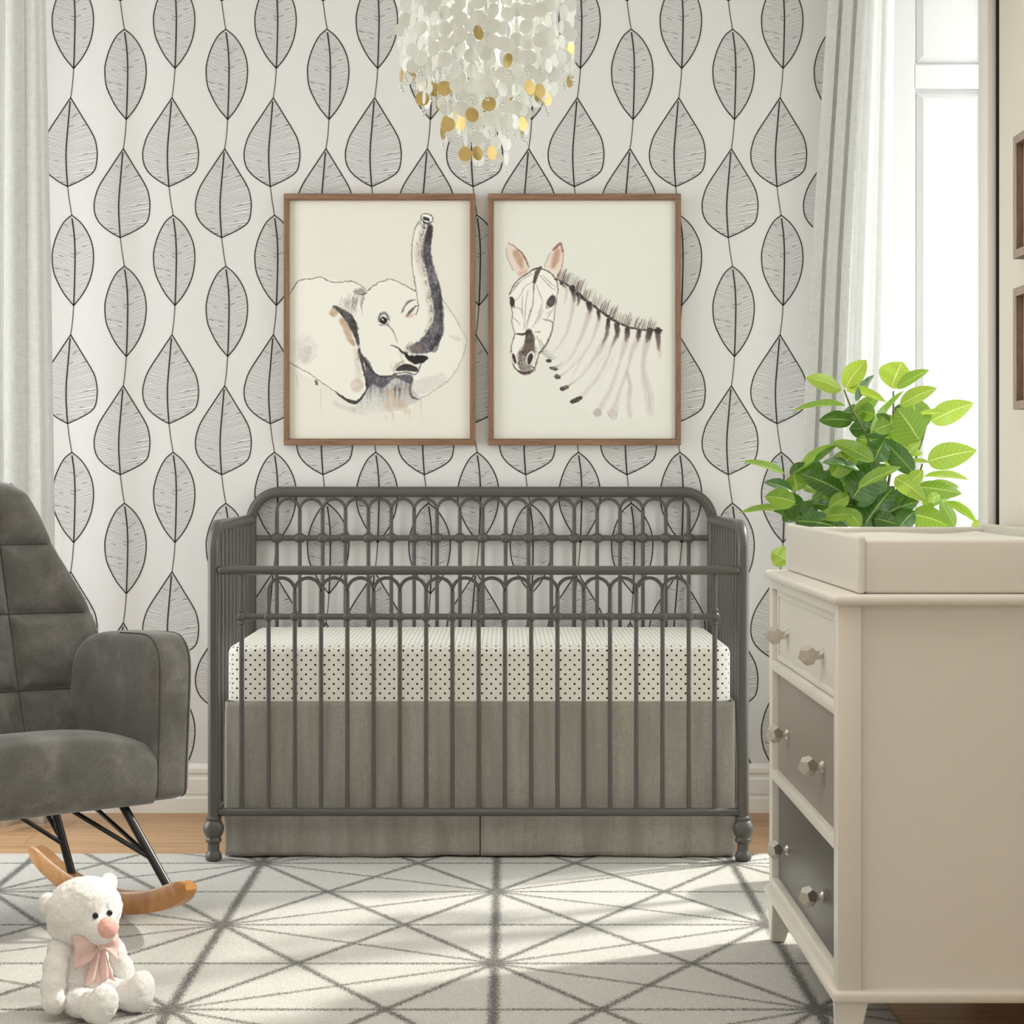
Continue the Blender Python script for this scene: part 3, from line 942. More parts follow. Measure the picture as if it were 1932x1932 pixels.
def draw_elephant():
    c = Canvas(103, 1415, 105, 1845, 440, 584, PAPER)
    R = random.Random(11)
    WHT = (247, 246, 240)
    body = [(103, 785), (175, 690), (325, 665), (480, 700), (600, 715), (668, 765), (760, 700), (890, 700), (1020, 770), (990, 560), (1000, 370), (1060, 240),
            (1140, 260), (1120, 500), (1200, 850), (1310, 970), (1385, 1115), (1340, 1290), (1190, 1460), (1040, 1545), (950, 1640), (640, 1650), (520, 1555), (330, 1425), (103, 1285)]
    c.poly(body, WHT, .45, 5)
    # washes
    c.poly([(130, 1120), (260, 1100), (300, 1200), (240, 1300), (150, 1260)], (205, 203, 198), .25, 8, .8)
    c.poly([(170, 1180), (260, 1170), (230, 1290), (180, 1270)], (160, 158, 156), .30, 6, .9)
    for _ in range(14):
        x, y = R.uniform(150, 260), R.uniform(1120, 1280)
        c.stroke([(x, y), (x + 20, y - 25), (x + 50, y - 40)], 3, GREY, .35)
    c.poly([(1000, 1420), (1220, 1360), (1230, 1440), (1110, 1500), (1010, 1510)], (190, 188, 182), .35, 6, .9)
    c.stroke([(1275, 1095), (1320, 1110), (1350, 1125)], [20, 30, 8], (190, 187, 184), .5, grain=.6, soft=3)
    # neck wash
    c.poly([(640, 1250), (690, 1340), (730, 1380), (820, 1388), (985, 1378), (1000, 1480), (1050, 1550), (960, 1600), (850, 1640), (640, 1660), (560, 1620), (650, 1530), (668, 1440)], (172, 170, 172), .75, 5, .55, (1480, 1720))
    c.poly([(640, 1240), (700, 1345), (740, 1378), (870, 1378), (985, 1372), (990, 1440), (930, 1420), (860, 1400), (780, 1470), (700, 1440), (665, 1480), (655, 1330)], NAVY, .85, 3, .35)
    for _ in range(46):
        x = R.uniform(660, 990); y = R.uniform(1390, 1480)
        c.stroke([(x, y), (x + R.uniform(-8, 8), y + R.uniform(60, 160))], [R.uniform(5, 16), 2], NAVY, R.uniform(.25, .6), (180, 178, 182), grain=.6)
    for x, y, w in ((830, 1500, 60), (880, 1560, 70), (820, 1590, 50), (930, 1590, 55), (940, 1480, 50)):
        c.stroke([(x, y), (x + 20, y + 50)], [w, w * .5], (198, 164, 134), .5, soft=6, grain=.7)
    for x, y, l in ((155, 1380, 140), (325, 1480, 190), (300, 1410, 40), (1055, 1550, 190), (850, 1650, 90), (970, 1620, 90), (620, 1560, 90), (560, 1600, 60), (800, 1660, 60)):
        c.stroke([(x, y), (x + 4, y + l / 2), (x + 10, y + l)], [5, 3], (120, 112, 110), .5, (210, 205, 198), grain=.4)
    c.stroke([(290, 1415), (300, 1440)], [14, 18], INK, .7, grain=.5)
    c.stroke([(430, 1580), (470, 1600), (560, 1630)], [30, 20, 30], (190, 188, 184), .5, soft=4, grain=.8)
    # ear fold
    c.stroke([(420, 925), (440, 900)], [55, 50], TAN, .8, grain=.4, soft=3)
    c.stroke([(490, 985), (520, 1050), (540, 1110), (565, 1150)], [50, 45, 45, 30], TAN, .85, grain=.35, soft=3)
    c.stroke([(425, 880), (470, 905), (535, 965), (570, 1040), (592, 1100), (600, 1150)], [22, 40, 62, 54, 32, 18], (44, 40, 44), .95, grain=.3, soft=1.5)
    c.stroke([(560, 1000), (585, 1040)], [60, 40], INK, .6, grain=.5)
    for _ in range(34):
        t = R.random(); x = 480 + 170 * t; y = R.uniform(790, 860) - 20 * t
        c.stroke([(x, y), (x - R.uniform(5, 25), y + R.uniform(40, 70)), (x - R.uniform(0, 30), y + R.uniform(80, 140))], [R.uniform(3, 6), 2], (110, 107, 106), R.uniform(.3, .8))
    c.stroke([(580, 770), (620, 765), (655, 785)], [30, 36, 12], (120, 112, 108), .7, grain=.5, soft=3)
    c.stroke([(600, 790), (640, 793), (660, 780)], [6, 9, 6], INK, .8)
    c.stroke([(600, 1120), (606, 1190), (600, 1260)], [20, 26, 10], (90, 86, 88), .6, grain=.6)
    c.stroke([(590, 1200), (600, 1300), (605, 1400)], [40, 50, 40], (190, 180, 170), .5, grain=.8, soft=5)
    c.ell(590, 1450, 50, 48, (196, 178, 160), .65, 0, 5, .5)
    # outlines
    for p in ([(103, 785), (140, 730), (175, 690), (270, 675), (325, 665), (370, 685), (420, 705), (480, 700), (545, 695), (600, 715), (640, 745), (660, 765)],
              [(668, 765), (710, 730), (760, 700), (830, 683), (890, 700), (940, 725), (985, 750), (1020, 770)]):
        c.stroke(p, 5, INK, .8, grain=.25)
    c.stroke([(1060, 240), (1020, 300), (1000, 370), (990, 460), (990, 560), (1005, 660), (1018, 740), (1030, 830), (1040, 885), (1020, 940)], 5, INK, .85, grain=.3)
    c.stroke([(103, 1285), (180, 1330), (240, 1360), (330, 1425), (440, 1500)], 5, (90, 85, 84), .8)
    c.stroke([(440, 1500), (520, 1555), (580, 1572), (625, 1542), (655, 1490), (662, 1440), (645, 1350), (625, 1270), (605, 1190)], [10, 20, 24, 16, 12, 14, 18, 18, 14], INK, .9, grain=.25)
    c.stroke([(1210, 820), (1260, 890), (1310, 970), (1350, 1050), (1385, 1115), (1375, 1190), (1340, 1290), (1270, 1400), (1190, 1460), (1110, 1515), (1040, 1545)], 4, (110, 106, 104), .75, grain=.4)
    c.stroke([(1040, 1555), (990, 1530), (978, 1470), (992, 1400)], [8, 20, 16, 8], (62, 58, 62), .8, grain=.4)
    # trunk shading
    tr = [(1125, 300), (1105, 400), (1100, 500), (1122, 600), (1150, 700), (1170, 800), (1185, 900), (1182, 1000), (1150, 1090), (1090, 1160), (1010, 1185)]
    left = [(x - 48, y) for x, y in tr]
    c.stroke(left, [26, 50, 80, 80, 70, 60, 60, 60, 50, 50, 40], (196, 184, 172), .65, grain=.75, soft=5)
    c.stroke(tr, [36, 52, 62, 58, 66, 74, 66, 72, 112, 118, 66], NAVY, .93, grain=.42, soft=2)
    c.stroke([(1125, 305), (1110, 420)], [40, 44], INK, .6, grain=.4)
    c.stroke([(1190, 800), (1200, 950), (1195, 1060), (1150, 1180)], [26, 24, 30, 60], INK, .55, grain=.5)
    for _ in range(90):
        i = R.randrange(len(tr)); x, y = tr[i]
        x += R.gauss(-4, 20); y += R.uniform(-50, 50)
        c.stroke([(x, y), (x + R.uniform(-10, 6), y + R.uniform(10, 34))], [R.uniform(3, 8), 2], (196, 190, 184), R.uniform(.25, .6), grain=.5)
    for _ in range(340):
        i = R.randrange(len(tr)); x, y = tr[i]
        x += R.gauss(-30, 24); y += R.uniform(-50, 50)
        c.stroke([(x, y), (x + R.uniform(-14, 14), y + R.uniform(8, 26))], [R.uniform(3, 9), 2], (58, 54, 60), R.uniform(.2, .7), grain=.4)
    c.stroke([(1040, 1185), (980, 1180), (960, 1165)], [60, 50, 20], (160, 140, 134), .6, grain=.6, soft=4)
    # tip of trunk
    c.ell(1100, 240, 42, 34, WHT, 1, .25, 1)
    pts = [(1100 + 42 * math.cos(t), 240 + 34 * math.sin(t) + 6 * math.cos(t)) for t in np.linspace(0, 2 * PI, 16)]
    c.stroke(pts, 6, INK, .9)
    c.ell(1094, 245, 25, 15, INK, .95, .45, 1)
    c.stroke([(1070, 262), (1100, 282), (1135, 262)], 6, INK, .8)
    # mouth
    c.poly([(925, 1200), (975, 1232), (1040, 1232), (1102, 1244), (1080, 1278), (1020, 1296), (975, 1278), (945, 1246)], (24, 20, 24), 1, 1)
    c.stroke([(835, 1158), (880, 1172), (910, 1198), (940, 1225)], [5, 9, 14, 12], INK, .95)
    c.poly([(890, 1318), (945, 1294), (1030, 1320), (1022, 1352), (955, 1346), (872, 1346)], (32, 26, 30), .95, 1, .15)
    c.stroke([(858, 1368), (900, 1360), (960, 1358), (1015, 1372), (1042, 1335), (1058, 1296), (1108, 1252)], 7, INK, .85, grain=.25)
    c.stroke([(860, 1340), (900, 1290), (930, 1270)], [20, 26, 10], (170, 160, 154), .7, grain=.6)
    for _ in range(18):
        x, y = R.uniform(830, 930), R.uniform(1180, 1320)
        c.stroke([(x, y), (x + R.uniform(5, 25), y + R.uniform(20, 60))], 3, (120, 112, 110), .4)
    # chin
    c.stroke([(608, 1190), (640, 1262), (690, 1330), (730, 1372), (800, 1388), (880, 1372)], [10, 20, 22, 16, 14, 10], INK, .85, grain=.3)
    c.stroke([(650, 1250), (690, 1310), (715, 1370)], [14, 18, 8], (70, 66, 72), .7, grain=.5)
    # eyes
    c.ell(785, 980, 30, 26, INK, 1, .2, 1)
    c.ell(778, 972, 7, 6, (240, 240, 238), .9, 0, 0)
    for d in (0, 12, 26):
        c.stroke([(745 - d * .2, 985 - d), (765, 940 - d * .7), (800, 935 - d * .7), (828 + d * .2, 985 - d)], 6 - d * .1, INK, .85 - d * .012)
    c.stroke([(750, 1010), (790, 1014), (825, 1000)], 5, INK, .7)
    c.stroke([(815, 1010), (850, 1050), (870, 1100), (885, 1140)], [12, 10, 10, 6], (130, 112, 104), .75, grain=.5)
    for i in range(16):
        t = i / 15
        c.stroke([(910 + 20 * t, 925 - 10 * t), (945 + 15 * t, 870 - 30 * t), (1000 + 20 * t, 830 - 2 * t)], [3, 4, 3], (110, 104, 102), .6 - .3 * (i % 2))
    c.stroke([(950, 955), (975, 920), (1010, 885), (1034, 872)], [10, 22, 14, 8], (80, 70, 70), .85, grain=.3)
    c.stroke([(955, 950), (985, 945), (1010, 930)], [16, 26, 14], (206, 172, 152), .7, soft=3, grain=.4)
    c.roughen()
    return c

def draw_zebra():
    c = Canvas(90, 1400, 105, 1845, 440, 584, (231, 231, 223))
    R = random.Random(21)
    BR = (58, 48, 46); PALE = (212, 202, 198)
    neck = [(540, 680), (720, 800), (920, 960), (1120, 1040), (1290, 1050), (1330, 1300), (1240, 1650), (900, 1680), (640, 1570), (520, 1340), (420, 1215), (530, 900)]
    c.poly(neck, (242, 240, 235), .3, 12)
    # ears
    c.poly([(178, 455), (195, 415), (265, 465), (310, 520), (342, 590), (320, 645), (275, 668), (232, 605), (195, 540)], (232, 212, 196), .75, 3, .3)
    c.stroke([(250, 490), (275, 540), (290, 590)], [46, 52, 26], (182, 142, 116), .8, soft=4, grain=.3)
    c.stroke([(195, 415), (265, 462), (310, 520), (342, 592)], [6, 8, 14, 8], (112, 72, 58), .8, grain=.3)
    c.stroke([(178, 455), (190, 530), (232, 615)], 4, (120, 96, 86), .7)
    c.stroke([(280, 640), (320, 620)], [30, 24], (206, 160, 140), .6, soft=4)
    c.poly([(455, 590), (480, 520), (520, 465), (575, 425), (592, 470), (586, 560), (556, 662), (500, 622)], (234, 214, 200), .75, 3, .3)
    c.stroke([(548, 480), (535, 540), (515, 590)], [40, 52, 26], (186, 136, 114), .8, soft=4, grain=.3)
    c.stroke([(515, 470), (548, 440), (575, 425), (586, 480)], [12, 22, 12, 16], (128, 66, 56), .75, grain=.35)
    c.stroke([(455, 592), (475, 530), (500, 490)], 4, (110, 92, 84), .7)
    c.stroke([(590, 470), (588, 550), (565, 640), (552, 665)], [8, 8, 10, 8], (170, 120, 104), .6)
    # head
    c.poly([(330, 640), (270, 680), (205, 790), (225, 960), (240, 1080), (215, 1200), (250, 1330), (320, 1368), (390, 1310), (410, 1220), (500, 1080), (530, 900), (552, 740), (480, 625), (420, 598)], (246, 244, 238), .8, 3)
    c.stroke([(335, 638), (270, 682), (225, 740), (205, 790)], [10, 8, 10, 8], BR, .75, grain=.35)
    c.stroke([(215, 870), (224, 920), (220, 980), (232, 1040), (242, 1080), (226, 1130), (214, 1200), (220, 1262), (250, 1330), (300, 1366), (352, 1360), (390, 1310), (406, 1250), (412, 1218)], [5, 6, 5, 5, 7, 5, 8, 8, 9, 10, 12, 9, 8, 6], BR, .8, grain=.3)
    c.stroke([(430, 602), (480, 622), (530, 668), (552, 740), (548, 800), (532, 900), (518, 1000), (502, 1080), (465, 1155), (420, 1215)], [10, 8, 8, 6, 6, 5, 8, 10, 14, 14], BR, .8, grain=.3)
    c.stroke([(425, 598), (400, 640), (382, 700)], [26, 34, 22], (52, 44, 42), .9, grain=.25)
    c.stroke([(345, 632), (385, 606), (425, 600)], [8, 12, 10], BR, .9)
    c.stroke([(382, 700), (376, 780), (370, 860), (340, 960), (305, 1045)], [12, 6, 8, 6, 4], BR, .75, (130, 120, 118), grain=.3)
    for p in ([(370, 640), (300, 680), (240, 745), (215, 780)], [(365, 700), (310, 740), (280, 800), (250, 830)], [(410, 640), (455, 690), (505, 740), (535, 760)],
              [(395, 720), (425, 790), (440, 850), (410, 930)], [(340, 760), (322, 840), (315, 940), (308, 1030)], [(300, 800), (292, 880), (300, 960)],
              [(360, 880), (345, 960), (325, 1040)], [(440, 880), (410, 950), (370, 1030)], [(445, 900), (420, 960), (400, 1000)], [(270, 700), (230, 770)], [(440, 650), (490, 700), (540, 740)],
              [(245, 880), (285, 900), (300, 930)], [(232, 960), (262, 985), (275, 1010)], [(470, 930), (500, 910), (530, 880)], [(440, 970), (490, 975), (520, 1000)],
              [(520, 910), (495, 930), (475, 960)]):
        c.stroke(p, [4, 7, 4], (138, 128, 126), .75, grain=.4)
    for p in ([(460, 975), (510, 990), (516, 1040)], [(400, 1090), (420, 1140), (430, 1190)], [(430, 1120), (450, 1170)], [(390, 1060), (430, 1060)]):
        c.stroke(p, [5, 8, 5], BR, .6, grain=.4)
    # eyes
    c.ell(222, 845, 18, 38, (48, 40, 38), .95, -.1, 1, .15)
    c.stroke([(205, 812), (225, 815), (240, 850), (238, 890)], 6, BR, .8)
    c.ell(505, 838, 26, 44, (48, 40, 38), .95, .35, 1, .2)
    c.stroke([(530, 795), (535, 850), (500, 880), (470, 885)], 6, BR, .8)
    c.stroke([(470, 885), (480, 830), (515, 790)], 6, BR, .8)
    # muzzle
    c.stroke([(255, 1075), (300, 1078), (345, 1062), (362, 1080)], [10, 18, 22, 14], (52, 42, 40), .9, grain=.25)
    c.stroke([(345, 1065), (350, 1110), (345, 1160), (340, 1200)], [50, 70, 76, 90], (54, 44, 42), .92, grain=.25, soft=2)
    c.stroke([(345, 1190), (315, 1260), (320, 1330)], [110, 120, 70], (120, 106, 102), .75, grain=.7, soft=4)
    for _ in range(90):
        x, y = R.uniform(270, 390), R.uniform(1190, 1345)
        c.stroke([(x, y), (x + R.uniform(-8, 8), y + R.uniform(4, 14))], R.uniform(3, 7), BR, R.uniform(.3, .8))
    c.ell(355, 1250, 30, 52, (244, 240, 234), .9, .25, 1)
    c.ell(352, 1255, 18, 42, (46, 36, 36), .95, .2, 1)
    c.ell(236, 1250, 24, 48, (244, 240, 234), .9, -.3, 1)
    c.ell(238, 1254, 12, 38, (52, 42, 42), .95, -.3, 1)
    c.stroke([(260, 1340), (310, 1356), (360, 1352)], [8, 14, 10], (40, 32, 32), .9)
    # mane line
    mane = [(530, 678), (570, 690), (620, 722), (680, 765), (740, 822), (820, 880), (900, 940), (960, 980), (1030, 1012), (1110, 1038), (1170, 1046), (1228, 1052)]
    c.stroke(mane, [12, 16, 14, 26, 16, 14, 20, 18, 16, 14, 14, 12], (44, 36, 36), .95, grain=.15)
    M_ = np.array(catmull(mane, 8))
    for i in range(13):
        p = M_[int((i + .7) / 13.2 * (len(M_) - 1))]
        dark = 1.0 if i % 3 in (0, 1) else .55
        for j in range(4):
            x, y = p[0] + j * 11 + R.uniform(-3, 3), p[1] + j * 6 - R.uniform(4, 14)
            L = R.uniform(50, 95)
            c.stroke([(x, y), (x + L * .14, y - L * .5), (x + L * .34, y - L)], [7, 6, 3], (50, 42, 42), dark * R.uniform(.75, 1), grain=.2)
        for j in range(5):
            x, y = p[0] + R.uniform(0, 60), p[1] + R.uniform(-5, 20)
            c.stroke([(x, y), (x + 12, y - 40), (x + 22, y - 70)], [9, 4], (184, 164, 158), .5, grain=.4)
    # neck stripes: dark ends + pale tails
    S = [([(575, 705), (612, 750), (612, 800), (600, 860)], [22, 20, 10], .35),
         ([(655, 742), (668, 800), (660, 880), (640, 980), (600, 1100), (520, 1210)], [44, 30, 22, 20, 18, 10], .35),
         ([(692, 785), (704, 830), (694, 870)], [22, 26, 8], 1),
         ([(775, 858), (782, 910), (758, 990), (715, 1110), (640, 1250), (560, 1330)], [40, 36, 24, 16, 14, 10], .3),
         ([(842, 915), (848, 965), (830, 1030), (785, 1150), (700, 1270), (640, 1330)], [26, 24, 14, 12, 12, 8], .3),
         ([(915, 978), (908, 1060), (880, 1140), (825, 1235), (740, 1360), (640, 1440)], [30, 26, 38, 22, 14, 10], .48),
         ([(978, 1008), (978, 1080), (938, 1170), (915, 1240), (830, 1400), (735, 1515)], [40, 30, 16, 16, 24, 30], .4),
         ([(1055, 1035), (1045, 1120), (1015, 1220), (975, 1350), (930, 1480), (850, 1625)], [34, 40, 14, 26, 30, 40], .25),
         ([(1140, 1055), (1122, 1130), (1088, 1195), (1055, 1330), (1005, 1470), (945, 1650)], [32, 36, 14, 20, 24, 50], .24),
         ([(1215, 1050), (1196, 1130), (1180, 1200), (1168, 1290), (1178, 1390), (1205, 1500), (1218, 1640)], [44, 44, 28, 36, 54, 60, 50], .22),
         ([(1272, 1048), (1276, 1110), (1280, 1180), (1292, 1240)], [44, 36, 34, 22], .8),
         ([(1050, 1350), (1072, 1450), (1062, 1560), (1072, 1670)], [20, 26, 30, 36], 0)]
    for pts, w, d in S:
        c.stroke(pts, [q * 1.2 for q in w], (206, 194, 191), .75, (222, 216, 210), soft=2, grain=.3)
        c.stroke(pts, [max(3, q * .18) for q in w], (176, 164, 160), .35, grain=.5)
        if d > 0:
            P = catmull(pts, 8); P = P[:max(3, int(len(P) * d))]
            c.stroke([tuple(q) for q in P[::3]] + [tuple(P[-1])], [w[0], w[min(1, len(w) - 1)] * .95, 8], (46, 38, 38), .95, (120, 100, 96), soft=1.2, grain=.3, a2=.6)
    c.stroke([(1240, 1048), (1296, 1050)], [14, 18], (50, 42, 42), .9)
    for x, y, rx, ry, ro in ((485, 1270, 22, 12, .1), (520, 1325, 32, 13, .15), (548, 1385, 24, 18, .2), (600, 1466, 34, 16, -.35), (685, 1552, 50, 18, -.45)):
        c.ell(x, y, rx, ry, (52, 44, 44), .95, ro, 1, .15)
    for x, y in ((515, 1320), (550, 1380), (600, 1460)):
        c.stroke([(x, y), (x + 40, y - 14), (x + 75, y - 40)], [16, 10, 4], (170, 158, 156), .7, grain=.4)
    for i in range(6):
        x, y = 425 + i * 13, 1205 + i * 11
        c.stroke([(x, y), (x + 26, y - 4), (x + 50, y - 22)], [5, 4, 2], (80, 70, 70), .75)
    c.ell(838, 1645, 32, 32, (186, 174, 172), .8, 0, 2, .3)
    c.ell(945, 1650, 34, 36, (206, 194, 192), .7, 0, 2, .3)
    c.stroke([(905, 1640), (940, 1690), (972, 1680), (985, 1600)], 4, (150, 138, 136), .6)
    for _ in range(24):
        x = R.uniform(560, 1000); y = R.uniform(1080, 1300)
        c.stroke([(x, y), (x - 30, y + 70), (x - 80, y + 140)], [4, 3], (206, 198, 194), .5)
    c.roughen(((70, 2.0), (170, 1.6)))
    return c

def lin_arr(a):
    a = np.clip(a / 255, 0, 1)
    return np.where(a <= .04045, a / 12.92, ((a + .055) / 1.055) ** 2.4)

def framed_print(pxa, pxb, pya, pyb, canvas, name, label):
    Yf = YW - .026
    A, B = at(pxa, pya, Yf), at(pxb, pyb, Yf)
    x0, x1, z1, z0 = A.x, B.x, A.z, B.z
    root = thing(name, label, 'picture', ((x0 + x1) / 2, YW, z0))
    m = .0165
    for nm, mt, (xa, xb, za, zb) in (('frame_rail', M['walnutx'], (x0, x1, z1 - m, z1)), ('frame_rail', M['walnutx'], (x0, x1, z0, z0 + m)),
                                     ('frame_stile', M['walnutz'], (x0, x0 + m, z0 + m, z1 - m)), ('frame_stile', M['walnutz'], (x1 - m, x1, z0 + m, z1 - m))):
        b = MB(); b.box(xa, xb, Yf, YW - .001, za, zb, .0016)
        # inner lip
        if nm == 'frame_rail':
            zz = za if za > z0 + .01 else zb
            b.box(xa + m, xb - m, Yf + .004, YW - .001, min(zz, zz + (-.003 if za > z0 + .01 else .003)), max(zz, zz + (-.003 if za > z0 + .01 else .003)))
        b.build(nm, mt, root)
    H, W = canvas.H, canvas.W
    xs = np.linspace(x0 + m, x1 - m, W); zs = np.linspace(z1 - m, z0 + m, H)
    V = np.zeros((H, W, 3)); V[..., 0] = xs[None]; V[..., 1] = YW - .012; V[..., 2] = zs[:, None]
    o = ORG[root.name]; V -= np.array(o)
    me = bpy.data.meshes.new('print')
    nv = H * W; nf = (H - 1) * (W - 1)
    me.vertices.add(nv); me.vertices.foreach_set('co', V.ravel())
    idx = np.arange(nv).reshape(H, W)
    q = np.stack([idx[:-1, :-1], idx[1:, :-1], idx[1:, 1:], idx[:-1, 1:]], -1).reshape(-1)
    me.loops.add(nf * 4); me.loops.foreach_set('vertex_index', q.astype(np.int32))
    me.polygons.add(nf); me.polygons.foreach_set('loop_start', (np.arange(nf) * 4).astype(np.int32))
    me.update(calc_edges=True); me.validate()
    ca = me.color_attributes.new('Paint', 'FLOAT_COLOR', 'POINT')
    cc = np.ones((nv, 4)); cc[:, :3] = lin_arr(canvas.a).reshape(-1, 3)
    ca.data.foreach_set('color', cc.ravel())
    me.materials.append(M['print'])
    ob = bpy.data.objects.new('print', me); COL.objects.link(ob); ob.parent = root
    b = MB(); b.box(x0 + .004, x1 - .004, YW - .010, YW - .001, z0 + .004, z1 - .004)
    b.build('backing_board', M['pad'], root, smooth=0)
    return root
framed_print(535, 897, 365, 840, draw_elephant(), 'framed_elephant_print', 'walnut framed watercolour print of an elephant raising its trunk')
framed_print(921, 1285, 365, 840, draw_zebra(), 'framed_zebra_print', 'walnut framed watercolour print of a zebra head and striped neck')

# small frames on the right wall
for nm, pyt, pyb, lab in ((0, 259, 489, 'weathered wood frame on the right wall, upper of the two'), (1, 545, 773, 'weathered wood frame on the right wall, lower of the two')):
    Yf = 3.853
    zt, zb = zat(pyt, Yf), zat(pyb, Yf)
    Xf = XR - .026
    ya = Yf - .22
    root = thing('wooden_frame', lab, 'picture frame', (XR, (Yf + ya) / 2, zb), 'small frames on the right wall')
    t = .021
    for n_, (y0, y1, z0, z1) in (('frame_stile', (Yf - t, Yf, zb, zt)), ('frame_stile', (ya, ya + t, zb, zt)), ('frame_rail', (ya + t, Yf - t, zt - t * .8, zt)), ('frame_rail', (ya + t, Yf - t, zb, zb + t * .8))):
        b = MB(); b.box(Xf + .002, XR - .001, y0, y1, z0, z1); b.cur = 1; b.box(Xf, Xf + .002, y0, y1, z0, z1); b.build(n_, [M['darkwood'], M['greywood']], root, smooth=0)
    b = MB(); b.box(XR - .010, XR - .001, ya + .01, Yf - .01, zb + .01, zt - .01); b.build('mat_board', M['pad'], root, smooth=0)

# ------------------------------------------------------------------ dresser
DY0, DY1 = 3.19, 4.05
DXF = .5633
DXB = 1.03
dr = thing('changing_dresser', 'white dresser with three front drawers shading from white to charcoal, at right', 'dresser', ((DXF + DXB) / 2, (DY0 + DY1) / 2, 0))
def dpart(name, fn, mat, parent=None, smooth=40):
    b = MB(); fn(b); return b.build(name, mat, parent or dr, smooth)
ZT = .7935
dpart('top', lambda b: b.box(.5535, DXB + .004, DY0, DY1, ZT - .019, ZT, .0085, 4), M['white'])
bx0 = DXF; by0, by1 = DY0 + .014, DY1 - .014
zb0, zb1 = .1215, ZT - .019
REC = .0145
def fn(b):
    # corner stiles + side frames
    for (ya, yb) in ((by0, by0 + .040), (by1 - .040, by1)):
        b.box(bx0, bx0 + .040, ya, yb, zb0, zb1, .0015)
        b.box(DXB - .040, DXB, ya, yb, zb0, zb1, .0015)
    # inset side panels
    for y in (by0 + .014, by1 - .026):
        b.box(bx0 + .03, DXB - .03, y, y + .012, zb0, zb1)
    # front rails
    for z0, z1 in ((.584, .6047), (.353, .374), (zb0, .145), (.757, zb1)):
        b.box(bx0 + .001, bx0 + .03, by0 + .035, by1 - .035, z0, z1, .0015)
    # back and inner floor
    b.box(DXB - .015, DXB - .004, by0 + .03, by1 - .03, zb0, zb1)
    b.box(bx0 + .02, DXB - .01, by0 + .02, by1 - .02, zb0, zb0 + .012)
dpart('carcass', fn, M['white'])
dpart('base_moulding', lambda b: b.box(bx0 - .010, DXB + .004, by0 - .010, by1 + .010, .1020, .1225, .007, 4), M['white'])
for x, sx_ in ((bx0, 1), (DXB, -1)):
    for y, sy in ((by0, 1), (by1, -1)):
        def fn(b):
            zf = RUGZ + .0008 if x < .7 else 0.0
            top_, bot = .052, .030
            vs = []
            for z, w in ((zf, bot), (.103, top_)):
                vs += [(x + (-.004 if z > .1 else 0) * sx_, y, z), (x + sx_ * w, y, z), (x + sx_ * w, y + sy * w, z), (x, y + sy * w, z)]
            f = [(0, 1, 2, 3), (7, 6, 5, 4), (0, 4, 5, 1), (1, 5, 6, 2), (2, 6, 7, 3), (3, 7, 4, 0)]
            bm = bmesh.new(); vv = [bm.verts.new(p) for p in vs]
            for q in f: bm.faces.new([vv[i] for i in q])
            bmesh.ops.recalc_face_normals(bm, faces=bm.faces)
            bmesh.ops.bevel(bm, geom=list(bm.edges), offset=.002, segments=2, affect='EDGES')
            b.from_bm(bm)
        dpart('leg', fn, M['white'])
def dodeca():
    phi = (1 + 5 ** .5) / 2
    vs = [(x, y, z) for x in (-1, 1) for y in (-1, 1) for z in (-1, 1)]
    vs += [(0, y / phi, z * phi) for y in (-1, 1) for z in (-1, 1)]
    vs += [(x / phi, y * phi, 0) for x in (-1, 1) for y in (-1, 1)]
    vs += [(x * phi, 0, z / phi) for x in (-1, 1) for z in (-1, 1)]
    return [Vector(v) / 3 ** .5 for v in vs]
for z0, z1, mat, lab in ((.6055, .756, M['white'], 'white top drawer'), (.375, .583, M['grey1'], 'mid grey middle drawer'), (.146, .352, M['grey2'], 'charcoal bottom drawer')):
    ya, yb = by0 + .041, by1 - .041
    def fn(b):
        b.box(bx0 + REC, bx0 + REC + .015, ya, yb, z0, z1, .0012)
        if mat is M['white']:
            e = .016
            b.box(bx0 + REC - .004, bx0 + REC + .006, ya + .001, yb - .001, z1 - e, z1 - .001, .0015)
            b.box(bx0 + REC - .004, bx0 + REC + .006, ya + .001, ya + e, z0 + .001, z1 - e, .0015)
            b.box(bx0 + REC - .004, bx0 + REC + .006, yb - e, yb - .001, z0 + .001, z1 - e, .0015)
            b.box(bx0 + REC - .004, bx0 + REC + .006, ya + e, yb - e, z0 + .001, z0 + .012, .0015)
        else:
            b.box(bx0 + REC + .01, bx0 + .3, ya + .01, yb - .01, z0 + .01, z0 + .02)
    d = dpart('drawer', fn, mat)
    part_label(d, lab)
    zc = {'w': .668, 'm': .466, 'c': .229}[lab[0]]
    for yk in (3.44, 3.87):
        def fn(b):
            bm = bmesh.new()
            rot = Matrix.Rotation(.35, 3, 'Z') @ Matrix.Rotation(.3, 3, 'X') @ Matrix.Rotation(.2, 3, 'Y')
            for p in dodeca():
                bm.verts.new(rot @ (p * .0195) + Vector((.5505, yk, zc)))
            bmesh.ops.convex_hull(bm, input=list(bm.verts))
            bmesh.ops.dissolve_limit(bm, angle_limit=.05, verts=list(bm.verts), edges=list(bm.edges))
            b.from_bm(bm)
            b.lathe([(.0118, -.0005), (.0118, .0015), (.0100, .003), (.0082, .006), (.0078, .010), (.0085, .014), (.0085, .022)], (bx0 + REC + .0005, yk, zc), axis=(-1, 0, 0), seg=24)
        dpart('knob', fn, M['nickel'], d, 25)

